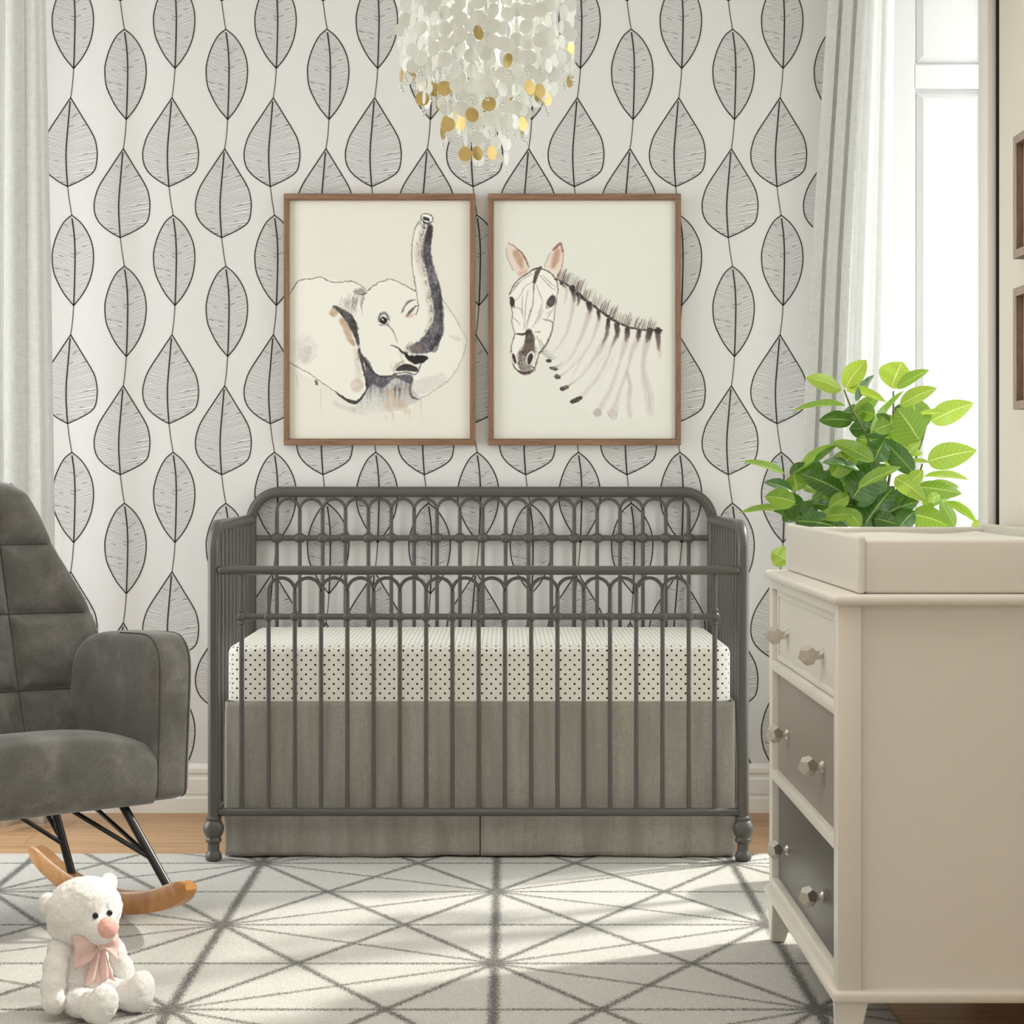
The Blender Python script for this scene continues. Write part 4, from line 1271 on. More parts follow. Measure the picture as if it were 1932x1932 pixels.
# changing tray on the dresser
TY0, TY1 = 3.207, 4.03
tx0, tx1 = .597, 1.028
tray = thing('changing_tray', 'white open changing tray with rounded boards, set on top of the dresser', 'changing tray', ((tx0 + tx1) / 2, (TY0 + TY1) / 2, ZT))
def board(name, x0, x1, y0, y1, z1):
    b = MB(); b.box(x0, x1, y0, y1, ZT + .0005, z1, .0068, 4); return b.build(name, M['white'], tray)
board('side_board', tx0, tx0 + .015, TY0, TY1, .893)
board('side_board', tx1 - .015, tx1, TY0, TY1, .893)
board('end_board', tx0 + .012, tx1 - .012, TY0 + .007, TY0 + .022, .886)
board('end_board', tx0 + .012, tx1 - .012, TY1 - .022, TY1 - .007, .886)
# pad
def pad():
    b = MB(); NX, NY = 30, 30
    x0, x1, y0, y1 = tx0 + .018, tx1 - .018, TY0 + .026, TY1 - .026
    vs = []
    for j in range(NY + 1):
        for i in range(NX + 1):
            u, v = i / NX, j / NY
            ex = min(u, 1 - u) * 2; ey = min(v, 1 - v) * 2
            e = (1 - (1 - min(1, ex * 6)) ** 3) * (1 - (1 - min(1, ey * 9)) ** 3)
            h = .076 + .010 * (2 * abs(u - .5)) ** 2 + .003 * math.sin(u * 9 + v * 4)
            vs.append((x0 + (x1 - x0) * u, y0 + (y1 - y0) * v, ZT + .004 + h * e))
    W = NX + 1
    fs = [(j * W + i, j * W + i + 1, (j + 1) * W + i + 1, (j + 1) * W + i) for j in range(NY) for i in range(NX)]
    n = len(vs)
    vs += [(x0, y0, ZT + .001), (x1, y0, ZT + .001), (x1, y1, ZT + .001), (x0, y1, ZT + .001)]
    fs.append((n + 3, n + 2, n + 1, n))
    b.add(vs, fs)
    return tag(b.build('changing_pad', M['pad'], origin=((x0 + x1) / 2, (y0 + y1) / 2, ZT)), 'soft white changing pad lying inside the changing tray', 'changing pad')
pad()

# ------------------------------------------------------------------ plant
PXc, PYc = .875, 4.60
plant = thing('potted_rubber_plant', 'bushy green rubber plant with broad glossy leaves by the window behind the dresser', 'plant', (PXc, PYc, 0))
b = MB(); b.lathe([(.085, 0), (.10, .002), (.108, .02), (.128, .26), (.132, .285), (.132, .30), (.122, .30), (.118, .27), (.02, .265)], (PXc, PYc, 0), seg=36)
b.build('pot', M['pot'], plant)
b = MB(); b.lathe([(.116, .268), (.11, .276), (.05, .282), (.001, .284)], (PXc, PYc, 0), seg=30); b.build('soil', M['soil'], plant)
PZ = 3.715
def pz(x, y): return 1380 + x / PZ, 660 + y / PZ
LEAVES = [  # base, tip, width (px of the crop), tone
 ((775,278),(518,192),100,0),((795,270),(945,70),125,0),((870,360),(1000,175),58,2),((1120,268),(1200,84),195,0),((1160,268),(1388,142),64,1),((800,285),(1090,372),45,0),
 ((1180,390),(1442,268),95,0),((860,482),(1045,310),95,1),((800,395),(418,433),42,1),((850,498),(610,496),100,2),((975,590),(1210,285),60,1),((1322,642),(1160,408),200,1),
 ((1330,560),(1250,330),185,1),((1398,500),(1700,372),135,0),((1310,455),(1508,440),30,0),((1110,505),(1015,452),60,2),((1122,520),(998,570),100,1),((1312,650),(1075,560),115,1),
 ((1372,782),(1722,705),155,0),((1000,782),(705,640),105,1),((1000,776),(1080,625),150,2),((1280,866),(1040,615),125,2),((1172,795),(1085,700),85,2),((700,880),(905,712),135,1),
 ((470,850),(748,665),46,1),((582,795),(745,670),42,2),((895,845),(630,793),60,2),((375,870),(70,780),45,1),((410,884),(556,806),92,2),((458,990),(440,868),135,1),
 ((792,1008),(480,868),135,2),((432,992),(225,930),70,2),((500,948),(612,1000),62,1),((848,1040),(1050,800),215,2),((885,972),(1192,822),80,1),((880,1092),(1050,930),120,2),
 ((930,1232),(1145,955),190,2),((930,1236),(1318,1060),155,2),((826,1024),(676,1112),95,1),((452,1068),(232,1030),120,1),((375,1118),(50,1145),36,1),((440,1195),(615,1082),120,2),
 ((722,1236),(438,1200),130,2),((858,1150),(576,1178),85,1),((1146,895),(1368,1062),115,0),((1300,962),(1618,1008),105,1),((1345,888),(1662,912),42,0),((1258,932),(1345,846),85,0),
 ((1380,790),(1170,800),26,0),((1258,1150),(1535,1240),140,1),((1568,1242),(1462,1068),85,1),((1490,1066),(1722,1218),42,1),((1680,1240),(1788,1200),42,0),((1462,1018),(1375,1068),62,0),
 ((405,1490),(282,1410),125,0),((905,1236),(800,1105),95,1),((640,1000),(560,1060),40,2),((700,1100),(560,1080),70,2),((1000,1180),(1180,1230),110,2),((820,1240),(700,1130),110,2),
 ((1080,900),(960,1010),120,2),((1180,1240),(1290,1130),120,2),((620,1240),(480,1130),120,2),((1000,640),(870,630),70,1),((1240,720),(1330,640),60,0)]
def filler():
    R = random.Random(90); out = []
    for i in range(44):
        x, y = R.uniform(430, 1500), R.uniform(820, 1230)
        if y < 1000 and not (600 < x < 1300): continue
        a = R.uniform(-PI, PI); L = R.uniform(150, 260)
        out.append(((x, y), (x + L * math.cos(a), y + L * .7 * math.sin(a)), R.uniform(85, 150), R.choice((1, 2, 2))))
    for i in range(14):
        x, y = R.uniform(900, 1300), R.uniform(420, 820); a = R.uniform(-PI, PI); L = R.uniform(130, 200)
        out.append(((x, y), (x + L * math.cos(a), y + L * .7 * math.sin(a)), R.uniform(80, 120), R.choice((0, 1, 2))))
    return out
NLIST = len(LEAVES); LEAVES = LEAVES + filler()
def foliage():
    b = MB(); uvs = []
    R = random.Random(31)
    for li, (pb, pt, w, tone) in enumerate(LEAVES):
        xb, yb = pz(*pb); xt, yt = pz(*pt)
        cxm = (pb[0] + pt[0]) / 2
        Yd = 4.60 + R.uniform(-.10, .06)
        if li >= NLIST: Yd = R.uniform(4.64, 4.76)
        B = at(xb, yb, Yd); T = at(xt, yt, Yd + R.uniform(-.03, .03))
        d = T - B; L = d.length; d.normalize()
        wid = w * 1.28 / PZ * Yd / FPX
        nrm = Vector((0, -1, 0)); side = d.cross(nrm).normalized()
        # tilt the leaf plane about its own axis a little so it is not a billboard
        true_w = max(wid, L * .46)
        ca = min(1.0, wid / true_w); ang = math.acos(ca) * (1 if R.random() < .7 else -1)
        rot = Matrix.Rotation(ang, 3, d)
        side = rot @ side; up = d.cross(side).normalized()
        if up.z < 0 and ca < .9: up = -up
        nu, nv = 8, 14
        base = len(b.v); vs = []
        sag = R.uniform(.03, .12) * L
        # arch perpendicular in the picture: keep small, droop the tip downwards
        for j in range(nv + 1):
            v = j / nv
            prof = math.sin(PI * v ** .80) ** .72 * (1 - .10 * v)
            if v > .86: prof *= 1 - ((v - .86) / .14) ** 2 * .55
            hw = true_w / 2 * max(prof, .0)
            cpos = B + d * (L * v) + Vector((0, 0, 1)) * (sag * math.sin(PI * v) * .5) + up * 0
            for i in range(nu + 1):
                u = i / nu; s = (u - .5) * 2
                fold = abs(s) * hw * .28
                ruff = .03 * hw * math.sin(v * 14 + s * 2 + li)
                p = cpos + side * (s * hw) + up * (fold + ruff)
                vs.append(p); uvs.append((u, v))
        W = nu + 1
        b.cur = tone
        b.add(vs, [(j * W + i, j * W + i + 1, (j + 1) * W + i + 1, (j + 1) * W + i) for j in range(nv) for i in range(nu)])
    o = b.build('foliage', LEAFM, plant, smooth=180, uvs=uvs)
    return o
foliage()
def stems():
    b = MB()
    base = Vector((PXc, PYc, .28))
    L = [[(790, 280), (850, 430), (950, 610), (1010, 800), (1040, 1000), (1050, 1240)], [(1135, 290), (1135, 530), (1122, 800), (1080, 1050), (1060, 1240)],
         [(1365, 530), (1335, 640), (1250, 860), (1120, 1080), (1070, 1240)], [(1338, 800), (1290, 960), (1200, 1100), (1120, 1240)],
         [(832, 1020), (860, 1140), (905, 1300)], [(440, 980), (456, 1070), (560, 1240), (700, 1400)], [(632, 1000), (628, 1100), (690, 1260)], [(1500, 1150), (1300, 1240), (1150, 1400)]]
    for i, l in enumerate(L):
        Yd = 4.66 + (i % 3 - 1) * .02
        pts = [at(*pz(x, y), Yd) for x, y in l]
        pts.append((pts[-1] + base) / 2 + Vector((0, 0, .05))); pts.append(base + Vector(((i % 3 - 1) * .02, (i % 2) * .02, 0)))
        P = [Vector(p) for p in catmull([tuple(p) for p in pts], 5)]
        n = len(P)
        b.tube(P, [.0020 + .0040 * (q / n) for q in range(n)], 8)
    # petioles
    for li, (pb, pt, w, tone) in enumerate(LEAVES): pass
    return b.build('stem', M['stem'], plant)
stems()

# ------------------------------------------------------------------ rocking chair
ang = math.radians(38)
Fv = Vector((math.sin(ang), -math.cos(ang), 0)); Rv = Vector((math.cos(ang), math.sin(ang), 0))
CO = Vector((-1.18, 4.247, 0))
def cp(r, f, z): return CO + Rv * r + Fv * f + Vector((0, 0, z))
chair = thing('rocking_chair', 'grey velvet rocking armchair with tufted back on black legs and wooden rockers', 'rocking chair', tuple(CO))
def xform(b): b.v = [tuple(cp(*p)) for p in b.v]
def prm(b, name, mat, parent=None, smooth=50, sub=0):
    xform(b); o = b.build(name, mat, parent or chair, smooth)
    if sub:
        m_ = o.modifiers.new('s', 'SUBSURF'); m_.levels = sub; m_.render_levels = sub
    return o
# backrest: tufted, leaning, tapering
def back_half(z):
    pts = [(.34, .352), (.60, .352), (.66, .342), (.72, .318), (.80, .284), (.90, .256), (.95, .236), (.975, .205), (.985, .16)]
    if z <= pts[0][0]: return pts[0][1]
    for (a, wa), (c, wc) in zip(pts, pts[1:]):
        if a <= z <= c:
            t = (z - a) / (c - a); return wa + (wc - wa) * t
    return pts[-1][1]
def fb(z): return -.085 - (z - .37) * .33
def backrest():
    b = MB(); NU, NV = 128, 136
    seams_r = (-.146, 0, .146); seams_z = (.49, .667, .83)
    z0, z1 = .31, .982
    front = []; 
    def puff(r, z):
        d = min([abs(r - s) for s in seams_r] + [abs(z - s) for s in seams_z])
        return .026 * (1 - math.exp(-(d / .017))) 
    W = NU + 1
    vs = []
    for j in range(NV + 1):
        v = j / NV; z = z0 + (z1 - z0) * v
        w = back_half(z)
        for i in range(NU + 1):
            s = (i / NU - .5) * 2
            # round over at the sides
            r = w * s
            edge = min(1, (1 - abs(s)) * w / .045); tope = min(1, (z1 - z) / .035)
            rnd = math.sqrt(max(0, 1 - (1 - edge) ** 2)) * math.sqrt(max(0, 1 - (1 - tope) ** 2))
            f = fb(z) + .075 * (s ** 4) * (1 if z < .7 else max(.2, 1 - (z - .7) * 2.6)) - .045 * (1 - rnd) + puff(r, z) * rnd
            vs.append((r, f, z))
    nb = len(vs)
    for j in range(NV + 1):
        v = j / NV; z = z0 + (z1 - z0) * v; w = back_half(z)
        for i in range(NU + 1):
            s = (i / NU - .5) * 2
            r = w * s * .985
            edge = min(1, (1 - abs(s)) * w / .045); tope = min(1, (z1 - z) / .035)
            rnd = math.sqrt(max(0, 1 - (1 - edge) ** 2)) * math.sqrt(max(0, 1 - (1 - tope) ** 2))
            vs.append((r, fb(z) + .075 * (s ** 4) * (1 if z < .7 else max(.2, 1 - (z - .7) * 2.6)) - .050 - .045 * rnd, z))
    fs = [(j * W + i, j * W + i + 1, (j + 1) * W + i + 1, (j + 1) * W + i) for j in range(NV) for i in range(NU)]
    fs += [(nb + j * W + i + 1, nb + j * W + i, nb + (j + 1) * W + i, nb + (j + 1) * W + i + 1) for j in range(NV) for i in range(NU)]
    for j in range(NV):
        fs.append((j * W, (j + 1) * W, nb + (j + 1) * W, nb + j * W))
        fs.append((j * W + NU, nb + j * W + NU, nb + (j + 1) * W + NU, (j + 1) * W + NU))
    for i in range(NU):
        fs.append((NV * W + i, NV * W + i + 1, nb + NV * W + i + 1, nb + NV * W + i))
        fs.append((i + 1, i, nb + i, nb + i + 1))
    b.add(vs, fs)
    bk = prm(b, 'backrest', M['velvet'], smooth=60)
    for r_ in seams_r:  # dark tubes paint groove shade along the tufting seams
        p = MB(); p.tube([(r_, fb(z0 + q * .01) + .075 * ((r_ / back_half(z0 + q * .01)) ** 4) + .0028, z0 + q * .01) for q in range(4, 65)], .0017, 6); prm(p, 'seam_shade', M['piping'], bk)
    for z_ in seams_z:
        w_ = back_half(z_) * .93
        p = MB(); pts = []
        for q in range(41):
            r_ = w_ * (q / 20 - 1); s_ = r_ / back_half(z_)
            pts.append((r_, fb(z_) + .075 * (s_ ** 4) * (1 if z_ < .7 else max(.2, 1 - (z_ - .7) * 2.6)) + .0026 - .045 * max(0, 1 - (1 - abs(s_)) * back_half(z_) / .045) ** 2 * .5, z_))
        p.tube(pts, .0017, 6); prm(p, 'seam_shade', M['piping'], bk)
    # piping along the outline
    for sg in (-1, 1):
        p = MB(); pts = []
        for j in range(40):
            z = .60 + (.975 - .60) * j / 39
            w = back_half(z)
            pts.append((sg * (w + .001), fb(z) + .075 * (1 if z < .7 else max(.2, 1 - (z - .7) * 2.6)) - .047, z))
        p.tube(pts, .0028, 8); prm(p, 'piping', M['piping'], bk)
backrest()
# arms
def arm(sg):
    # profile in (f, z), swept across r
    prof = [(.30, .276), (.325, .286), (.335, .308), (.338, .45), (.336, .56), (.326, .605), (.300, .632), (.26, .643), (.16, .641), (.08, .637), (.01, .628), (-.05, .606), (-.090, .565), (-.105, .50), (-.108, .40), (-.10, .31), (0, .282)]
    P = catmull(prof + [prof[0]], 4)[:-1]
    n = len(P)
    ctr = np.mean(np.array(P), axis=0)
    rows = [(.258, .022), (.262, .010), (.270, .003), (.285, 0), (.325, 0), (.340, .003), (.348, .010), (.352, .022)]
    b = MB(); vs = []
    for r, ins in rows:
        for f, z in P:
            dv = ctr - np.array((f, z)); L = np.hypot(*dv)
            q = np.array((f, z)) + dv / L * ins
            flare = .012 * max(0, (z - .35) / .3) * (1 if r > .3 else .6)
            vs.append((sg * (r + flare), q[0], q[1]))
    fs = []
    for k_ in range(len(rows) - 1):
        for i in range(n):
            a = k_ * n + i; c = k_ * n + (i + 1) % n
            fs.append((a, c, c + n, a + n) if sg > 0 else (a, a + n, c + n, c))
    cap0 = tuple(range(n)); cap1 = tuple((len(rows) - 1) * n + i for i in range(n))
    fs.append(cap0[::-1] if sg > 0 else cap0); fs.append(cap1 if sg > 0 else cap1[::-1])
    b.add(vs, fs)
    o = prm(b, 'arm', M['velvet'], smooth=50)
    for kr in (2, 5):
        p = MB(); pts = []
        for i in range(2, 34):
            q = Vector(vs[kr * n + i]); c3 = Vector((q.x, ctr[0], ctr[1])); pts.append(tuple(q + (q - c3).normalized() * .0006))
        p.tube(pts, .0015, 6); prm(p, 'piping', M['piping'], o)
arm(1); arm(-1)
# seat
def seat():
    b = MB(); NU, NV = 40, 48
    # section in (f,z): bottom back -> bottom front -> up -> top front -> top back
    def sec(s):
        cr = (1 - abs(s) ** 3)
        zt = .400 + .044 * cr
        return [(-.20, .296), (.05, .282), (.27, .272), (.322, .277), (.337 + .012 * cr, .306), (.340 + .016 * cr, .350), (.334 + .012 * cr, zt - .026), (.310, zt - .006), (.25, zt + .001), (.10, zt - .022), (-.06, zt - .052), (-.20, zt - .075)]
    rows = []
    for i in range(NU + 1):
        s = (i / NU - .5) * 2
        P = catmull(sec(s), 5)
        rows.append([(s * .266, p[0], p[1]) for p in P])
    n = len(rows[0]); vs = [p for r in rows for p in r]
    fs = [(i * n + j, i * n + j + 1, (i + 1) * n + j + 1, (i + 1) * n + j) for i in range(NU) for j in range(n - 1)]
    fs += [(i * n + n - 1, i * n, (i + 1) * n, (i + 1) * n + n - 1) for i in range(NU)]
    fs.append(tuple(range(n))); fs.append(tuple(NU * n + j for j in range(n))[::-1])
    b.add(vs, fs)
    o = prm(b, 'seat', M['velvet'], smooth=70)
    bm = bmesh.new(); bm.from_mesh(o.data); bmesh.ops.recalc_face_normals(bm, faces=bm.faces); bm.to_mesh(o.data); bm.free()
seat()
# rockers and legs
def zrock(f): return .031 + .47 * (f - .07) ** 2
for sg in (1, -1):
    b = MB(); vs = []; N = 40
    rr = .25 * sg
    for i in range(N + 1):
        t = i / N; f = -.272 + (.522 + .272) * t
        z = zrock(f); sl = 2 * .47 * (f - .07); L = math.hypot(1, sl); nf_, nz_ = -sl / L, 1 / L
        e = min(1, t / .10, (1 - t) / .10); e = .22 + .78 * math.sqrt(max(0, 1 - (1 - e) ** 2))
        hh, hw = .0245 * e, .0165 * (.75 + .25 * e)
        for (a, c) in ((-1, -.8), (-.8, -1), (.8, -1), (1, -.8), (1, .8), (.8, 1), (-.8, 1), (-1, .8)):
            vs.append((rr + a * hw, f + nf_ * c * hh, z + nz_ * c * hh))
    fs = [(i * 8 + j, (i + 1) * 8 + j, (i + 1) * 8 + (j + 1) % 8, i * 8 + (j + 1) % 8) for i in range(N) for j in range(8)]
    fs += [tuple(range(8)), tuple(N * 8 + j for j in range(8))[::-1]]
    b.add(vs, fs)
    o = prm(b, 'rocker', M['rocker'], smooth=35)
    bm = bmesh.new(); bm.from_mesh(o.data); bmesh.ops.recalc_face_normals(bm, faces=bm.faces); bm.to_mesh(o.data); bm.free()
    for fb_, ft_ in ((.425, .27), (-.053, -.10)):
        B_ = Vector((rr, fb_, zrock(fb_) + .016)); T_ = Vector((.2 * sg, ft_, .30))
        b = MB(); b.tube([B_, B_.lerp(T_, .5), T_], .0098, 14); lg = prm(b, 'leg', M['black'])
        J = B_.lerp(T_, .30)
        ends = ((.08, .2), (.2, .02)) if ft_ > 0 else ((0.0, -.03), (.17, -.14))
        for r_, f_ in ends:
            b = MB(); b.tube([J, (r_ * sg, f_, .29)], .0052, 10); prm(b, 'brace', M['black'], lg)

# ------------------------------------------------------------------ teddy bear
ba = math.radians(45)
BF = Vector((math.sin(ba), -math.cos(ba), 0)); BR_ = Vector((math.cos(ba), math.sin(ba), 0))
BO = Vector((-.784, 3.505, RUGZ))
def bp(r, f, z): return BO + BR_ * r + BF * f + Vector((0, 0, z))
brot = Matrix((BR_, BF, Vector((0, 0, 1)))).transposed()
bear = thing('teddy_bear', 'white plush teddy bear with pink nose and bow sitting on the rug', 'teddy bear', tuple(BO))
def lump(fn, name, mat, parent=None, sm=180):
    b = MB(); fn(b); return b.build(name, mat, parent or bear, sm)
def fuse(balls, name, mat, parent=None, vox=.0045, smooth_it=6, fur=.0016):
    """overlapping ellipsoids fused into one continuous skin"""
    b = MB()
    for c, r, rt in balls: b.ball(bp(*c), r, (brot @ rt) if rt is not None else brot, 24, 16)
    o = b.build(name, mat, parent or bear, 180)
    m = o.modifiers.new('rm', 'REMESH'); m.mode = 'VOXEL'; m.voxel_size = vox; m.use_smooth_shade = True
    s = o.modifiers.new('sm', 'SMOOTH'); s.factor = .5; s.iterations = smooth_it
    t = bpy.data.textures.get('plush_lumps') or bpy.data.textures.new('plush_lumps', 'CLOUDS')
    t.noise_scale = .008; t.noise_depth = 3
    d = o.modifiers.new('fur', 'DISPLACE'); d.texture = t; d.strength = fur * 3.2; d.mid_level = .5; d.texture_coords = 'LOCAL'
    return o
rx = lambda a: Matrix.Rotation(a, 3, 'X')
ry = lambda a: Matrix.Rotation(a, 3, 'Y')
rz = lambda a: Matrix.Rotation(a, 3, 'Z')
fuse([((0, -.004, .055), (.063, .058, .057), None), ((0, .0, .095), (.052, .046, .052), None), ((0, 0, .03), (.058, .055, .03), None)], 'torso', M['plush'])
head = fuse([((0, .006, .186), (.074, .064, .060), None), ((0, .004, .160), (.068, .060, .040), None), ((0, .058, .160), (.035, .036, .030), None), ((0, .020, .205), (.056, .05, .044), None)], 'head', M['plush'], smooth_it=8)
for sg in (1, -1):
    fuse([((sg * .064, -.012, .212 + sg * .008), (.021, .011, .022), ry(sg * .7)), ((sg * .058, -.010, .203 + sg * .008), (.016, .009, .018), None)], 'ear', M['plush'], head, .003, 4, .001)
    lump(lambda b: b.ball(bp(sg * .0150 - .003, .0735, .1885), .0056, None, 16, 12), 'eye', M['eye'], head)
    # arm
    fuse([((sg * .046, .004, .120), (.028, .026, .024), None), ((sg * .062, .012, .090), (.024, .025, .032), None), ((sg * .073, .020, .060), (.024, .026, .032), None), ((sg * .076, .028, .036), (.023, .025, .026), None)], 'arm', M['plush'])
def nose(b):
    b.ball(bp(0, .086, .166), (.021, .017, .0195), brot @ rx(.25), 24, 16, .05, 120)
lump(nose, 'nose', M['nose'], head)
fuse([((-.036, .050, .030), (.030, .042, .029), None), ((-.034, .100, .032), (.030, .034, .032), None), ((-.034, .122, .040), (.032, .020, .038), rx(-.15))], 'leg', M['plush'])
fuse([((.040, .045, .030), (.030, .042, .029), None), ((.056, .085, .032), (.031, .034, .032), None), ((.062, .102, .042), (.033, .021, .038), rz(-.4))], 'leg', M['plush'])
# bow
def bowloop(b, sg):
    NU, NV = 12, 10; vs = []
    for j in range(NV + 1):
        v = j / NV
        for i in range(NU + 1):
            u = i / NU
            spread = .006 + .026 * u ** .8
            r = sg * (.004 + .044 * u); z = .130 + (v - .5) * 2 * spread - .008 * u
            f = .060 + .010 * math.sin(PI * u) + .003 * math.sin(v * 9 + u * 3) - .012 * u
            vs.append(bp(r, f, z))
    W = NU + 1
    b.add(vs, [(j * W + i, j * W + i + 1, (j + 1) * W + i + 1, (j + 1) * W + i) for j in range(NV) for i in range(NU)])
def bowtail(b, sg):
    NU, NV = 8, 14; vs = []
    for j in range(NV + 1):
        v = j / NV
        for i in range(NU + 1):
            u = (i / NU - .5)
            w = .010 + .022 * v
            r = sg * (.004 + .012 * v) + u * w
            z = .128 - .062 * v - (.008 * abs(u) * 2 * v)
            f = .060 + .004 * math.sin(u * 8 + v * 3) - .0 * v
            vs.append(bp(r, f, z))
    W = NU + 1
    b.add(vs, [(j * W + i, j * W + i + 1, (j + 1) * W + i + 1, (j + 1) * W + i) for j in range(NV) for i in range(NU)])
bw = lump(lambda b: b.ball(bp(0, .064, .130), (.009, .008, .009), brot, 16, 10), 'bow', M['bow'])
for sg in (1, -1):
    for nm, fn in (('bow_loop', bowloop), ('bow_tail', bowtail)):
        o = lump(lambda b: fn(b, sg), nm, M['bow'], bw)
        s_ = o.modifiers.new('t', 'SOLIDIFY'); s_.thickness = .0012

# ------------------------------------------------------------------ chandelier
CHY = 4.30
chx = xat(917, CHY)
ch = thing('capiz_chandelier', 'tiered chandelier of white shell discs with gold discs hanging from the ceiling', 'chandelier', (chx, CHY, ZC))
ctr = Vector((chx, CHY, 0))
zring = zat(-150, CHY)
def mkdisc(mat, nm):
    b = MB(); b.lathe([(.0145, -.0004), (.0163, -.0003), (.0163, .0003), (.0145, .0004)], (0, 0, 0), axis=(0, 1, 0), seg=24)
    me_o = b.build(nm, mat, None, 30); me = me_o.data; bpy.data.objects.remove(me_o); return me
capm = mkdisc(M['capiz'], 'capiz_disc'); goldm = mkdisc(M['gold'], 'gold_disc')
b = MB(); b.ball((0, 0, 0), .0042, None, 10, 8); o_ = b.build('glass_bead', M['bead']); beadm = o_.data; bpy.data.objects.remove(o_)
Rr = random.Random(77)
tiers = [(.192, 34, 150, 14), (.142, 26, 196, 10), (.094, 17, 252, 10), (.050, 8, 312, 6)]
discs = []; golds = []; beads = []; threads = MB()
for ti, (rad, n, yend, jit) in enumerate(tiers):
    for i in range(n):
        a = 2 * PI * (i + .5 * ti) / n
        pos = ctr + Vector((math.cos(a) * rad, math.sin(a) * rad, 0)) + Vector((Rr.uniform(-.006, .006), Rr.uniform(-.006, .006), 0))
        zend = zat(yend + Rr.uniform(-jit, jit), CHY)
        threads.tube([(pos.x, pos.y, zend - .012), (pos.x, pos.y, zring)], .0004, 4, False)
        z = zend + .0165; first = True; idx = 0
        while z < zring - .01:
            yaw = Rr.gauss(a + PI / 2, .8)
            p = Vector((pos.x, pos.y, z))
            if idx == 0 or (idx == 1 and Rr.random() < .07):
                (golds if (idx == 0 and Rr.random() < .46) else discs if idx else discs).append((p, yaw)) if not (idx == 1) else golds.append((p, yaw))
            else: discs.append((p, yaw))
            z += .0335; idx += 1
        beads.append(Vector((pos.x, pos.y, zend - .010)))
        beads.append(Vector((pos.x + .003, pos.y, zend - .018)))
def place(me, nm, p, yaw):
    o = bpy.data.objects.new(nm, me); COL.objects.link(o); o.parent = ch
    o.location = p - Vector((chx, CHY, ZC)); o.rotation_euler = (Rr.uniform(-.06, .06), Rr.uniform(-.06, .06), yaw)
    return o
golds.sort(key=lambda q: q[0].y)
for p, yw in golds[:100]: place(goldm, 'gold_disc', p, yw)
vis = [q for q in discs if q[0].z < zat(-20, CHY)]
hid = [q for q in discs if q[0].z >= zat(-20, CHY)]
vis.sort(key=lambda q: q[0].y - .03 * abs(math.cos(q[1])))
for p, yw in vis[:100]: place(capm, 'capiz_disc', p, yw)
rest = vis[100:] + hid
b = MB()
for p, yw in rest:
    e1 = Vector((math.cos(yw), math.sin(yw), 0)); e2 = Vector((0, 0, 1)); nn = e1.cross(e2)
    vs = []
    for s_ in (-.0003, .0003):
        for j in range(16):
            a = 2 * PI * j / 16
            vs.append(p + e1 * (.0163 * math.cos(a)) + e2 * (.0163 * math.sin(a)) + nn * s_)
    b.add(vs, [tuple(range(16)), tuple(range(31, 15, -1))] + [(j, 16 + j, 16 + (j + 1) % 16, (j + 1) % 16) for j in range(16)])
o = b.build('shell_disc_mass', M['capiz'], ch, 0); o['kind'] = 'stuff'; part_label(o, 'remaining white shell discs behind and above')
beads.sort(key=lambda q: q.y)
for p in beads[:96]:
    o = bpy.data.objects.new('glass_bead', beadm); COL.objects.link(o); o.parent = ch; o.location = p - Vector((chx, CHY, ZC))
o = threads.build('hanging_threads', M['thread'], ch, 0); o['kind'] = 'stuff'
for i, (rad, *_x) in enumerate(tiers):
    b = MB(); b.tube([ctr + Vector((math.cos(t) * rad, math.sin(t) * rad, zring)) for t in np.linspace(0, 2 * PI, 49)], .003, 8, False); b.build('ring', M['gold'], ch)
b = MB()
for t in (0, PI / 2): b.tube([ctr + Vector((math.cos(t) * .192, math.sin(t) * .192, zring)), ctr + Vector((-math.cos(t) * .192, -math.sin(t) * .192, zring))], .003, 8)
b.tube([ctr + Vector((0, 0, zring)), ctr + Vector((0, 0, ZC - .02))], .004, 10)
b.build('stem_rod', M['gold'], ch)
b = MB(); b.lathe([(.06, ZC - .001), (.06, ZC - .012), (.05, ZC - .025), (.01, ZC - .03)], (chx, CHY, 0), seg=32); b.build('ceiling_canopy', M['gold'], ch)

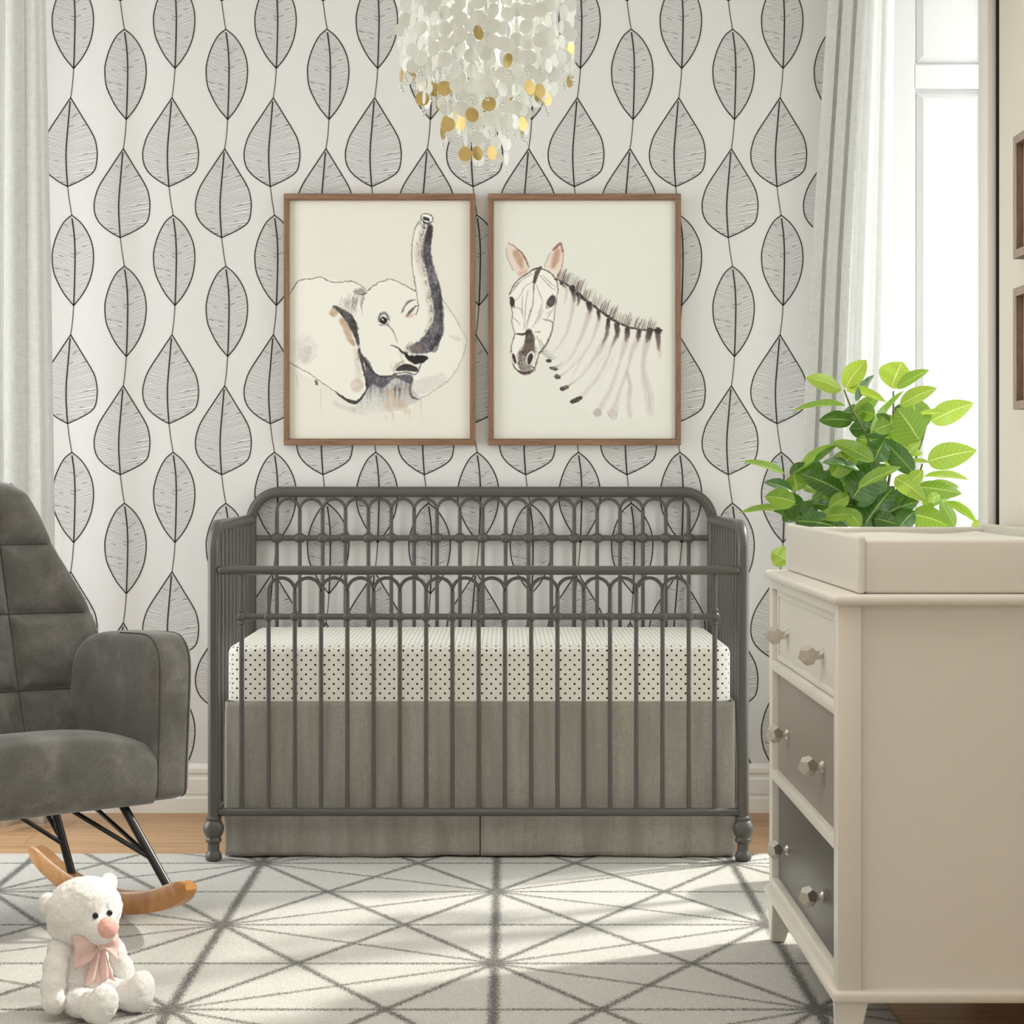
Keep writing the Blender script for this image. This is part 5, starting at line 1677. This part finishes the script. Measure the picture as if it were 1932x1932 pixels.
# ------------------------------------------------------------------ light
w = bpy.data.worlds.new('bright_day'); SC.world = w; w.use_nodes = True
bg = w.node_tree.nodes['Background']
bg.inputs[0].default_value = (1.0, .976, .912, 1); bg.inputs[1].default_value = 1.08
def area(name, loc, rot, sx_, sy_, power, col):
    l = bpy.data.lights.new(name, 'AREA'); l.shape = 'RECTANGLE'; l.size = sx_; l.size_y = sy_; l.energy = power; l.color = col
    o = bpy.data.objects.new(name, l); COL.objects.link(o); o.location = loc; o.rotation_euler = rot
    return o
area('window_light_right', (1.60, (WY0 + WY1) / 2, 1.35), (0, PI / 2, 0), 2.2, 1.15, 27, (.94, .97, 1.0))
area('window_light_left', (XL - .42, (LY0 + LY1) / 2, 1.35), (0, -PI / 2, 0), 2.2, 1.1, 46, (.96, .98, 1.0))
area('ceiling_fill', (-.3, 2.2, ZC - .03), (math.radians(-14), 0, 0), 2.4, 2.4, 42, (1.0, .975, .935))  # added fill lamp for rug and upward faces, no real fitting
pl = bpy.data.lights.new('chandelier_fill', 'POINT'); pl.energy = 1.3; pl.shadow_soft_size = .03; pl.color = (1, .97, .92)  # point lamp added inside the tiers to lighten the shell discs
po = bpy.data.objects.new('chandelier_fill', pl); COL.objects.link(po); po.location = (chx, CHY, zat(40, CHY))
s = bpy.data.lights.new('sun', 'SUN'); s.energy = 4.5; s.angle = math.radians(3.0); s.color = (1.0, .95, .86)
so = bpy.data.objects.new('sun', s); COL.objects.link(so)
sd = Vector((-.897, -.44, -math.tan(math.radians(40)))).normalized()
so.rotation_euler = sd.to_track_quat('-Z', 'Y').to_euler()

# ------------------------------------------------------------------ camera
cam = bpy.data.cameras.new('camera'); co_ = bpy.data.objects.new('camera', cam); COL.objects.link(co_)
cam.sensor_width = 36.0; cam.sensor_fit = 'HORIZONTAL'
cam.lens = FPX / 1932 * 36
cam.shift_x = (966 - CX) / 1932
cam.shift_y = -(966 - CY) / 1932
cam.clip_start = .05
co_.location = (0, 0, CAMH); co_.rotation_euler = (PI / 2, 0, 0)
SC.camera = co_
SC.view_settings.view_transform = 'Standard'
SC.view_settings.look = 'None'
SC.view_settings.exposure = 0.0
SC.cycles.use_denoising = True
SC.cycles.max_bounces = 7
SC.cycles.use_adaptive_sampling = True
SC.cycles.adaptive_threshold = 0.06
SC.cycles.adaptive_min_samples = 16
SC.cycles.sample_clamp_indirect = 6.0
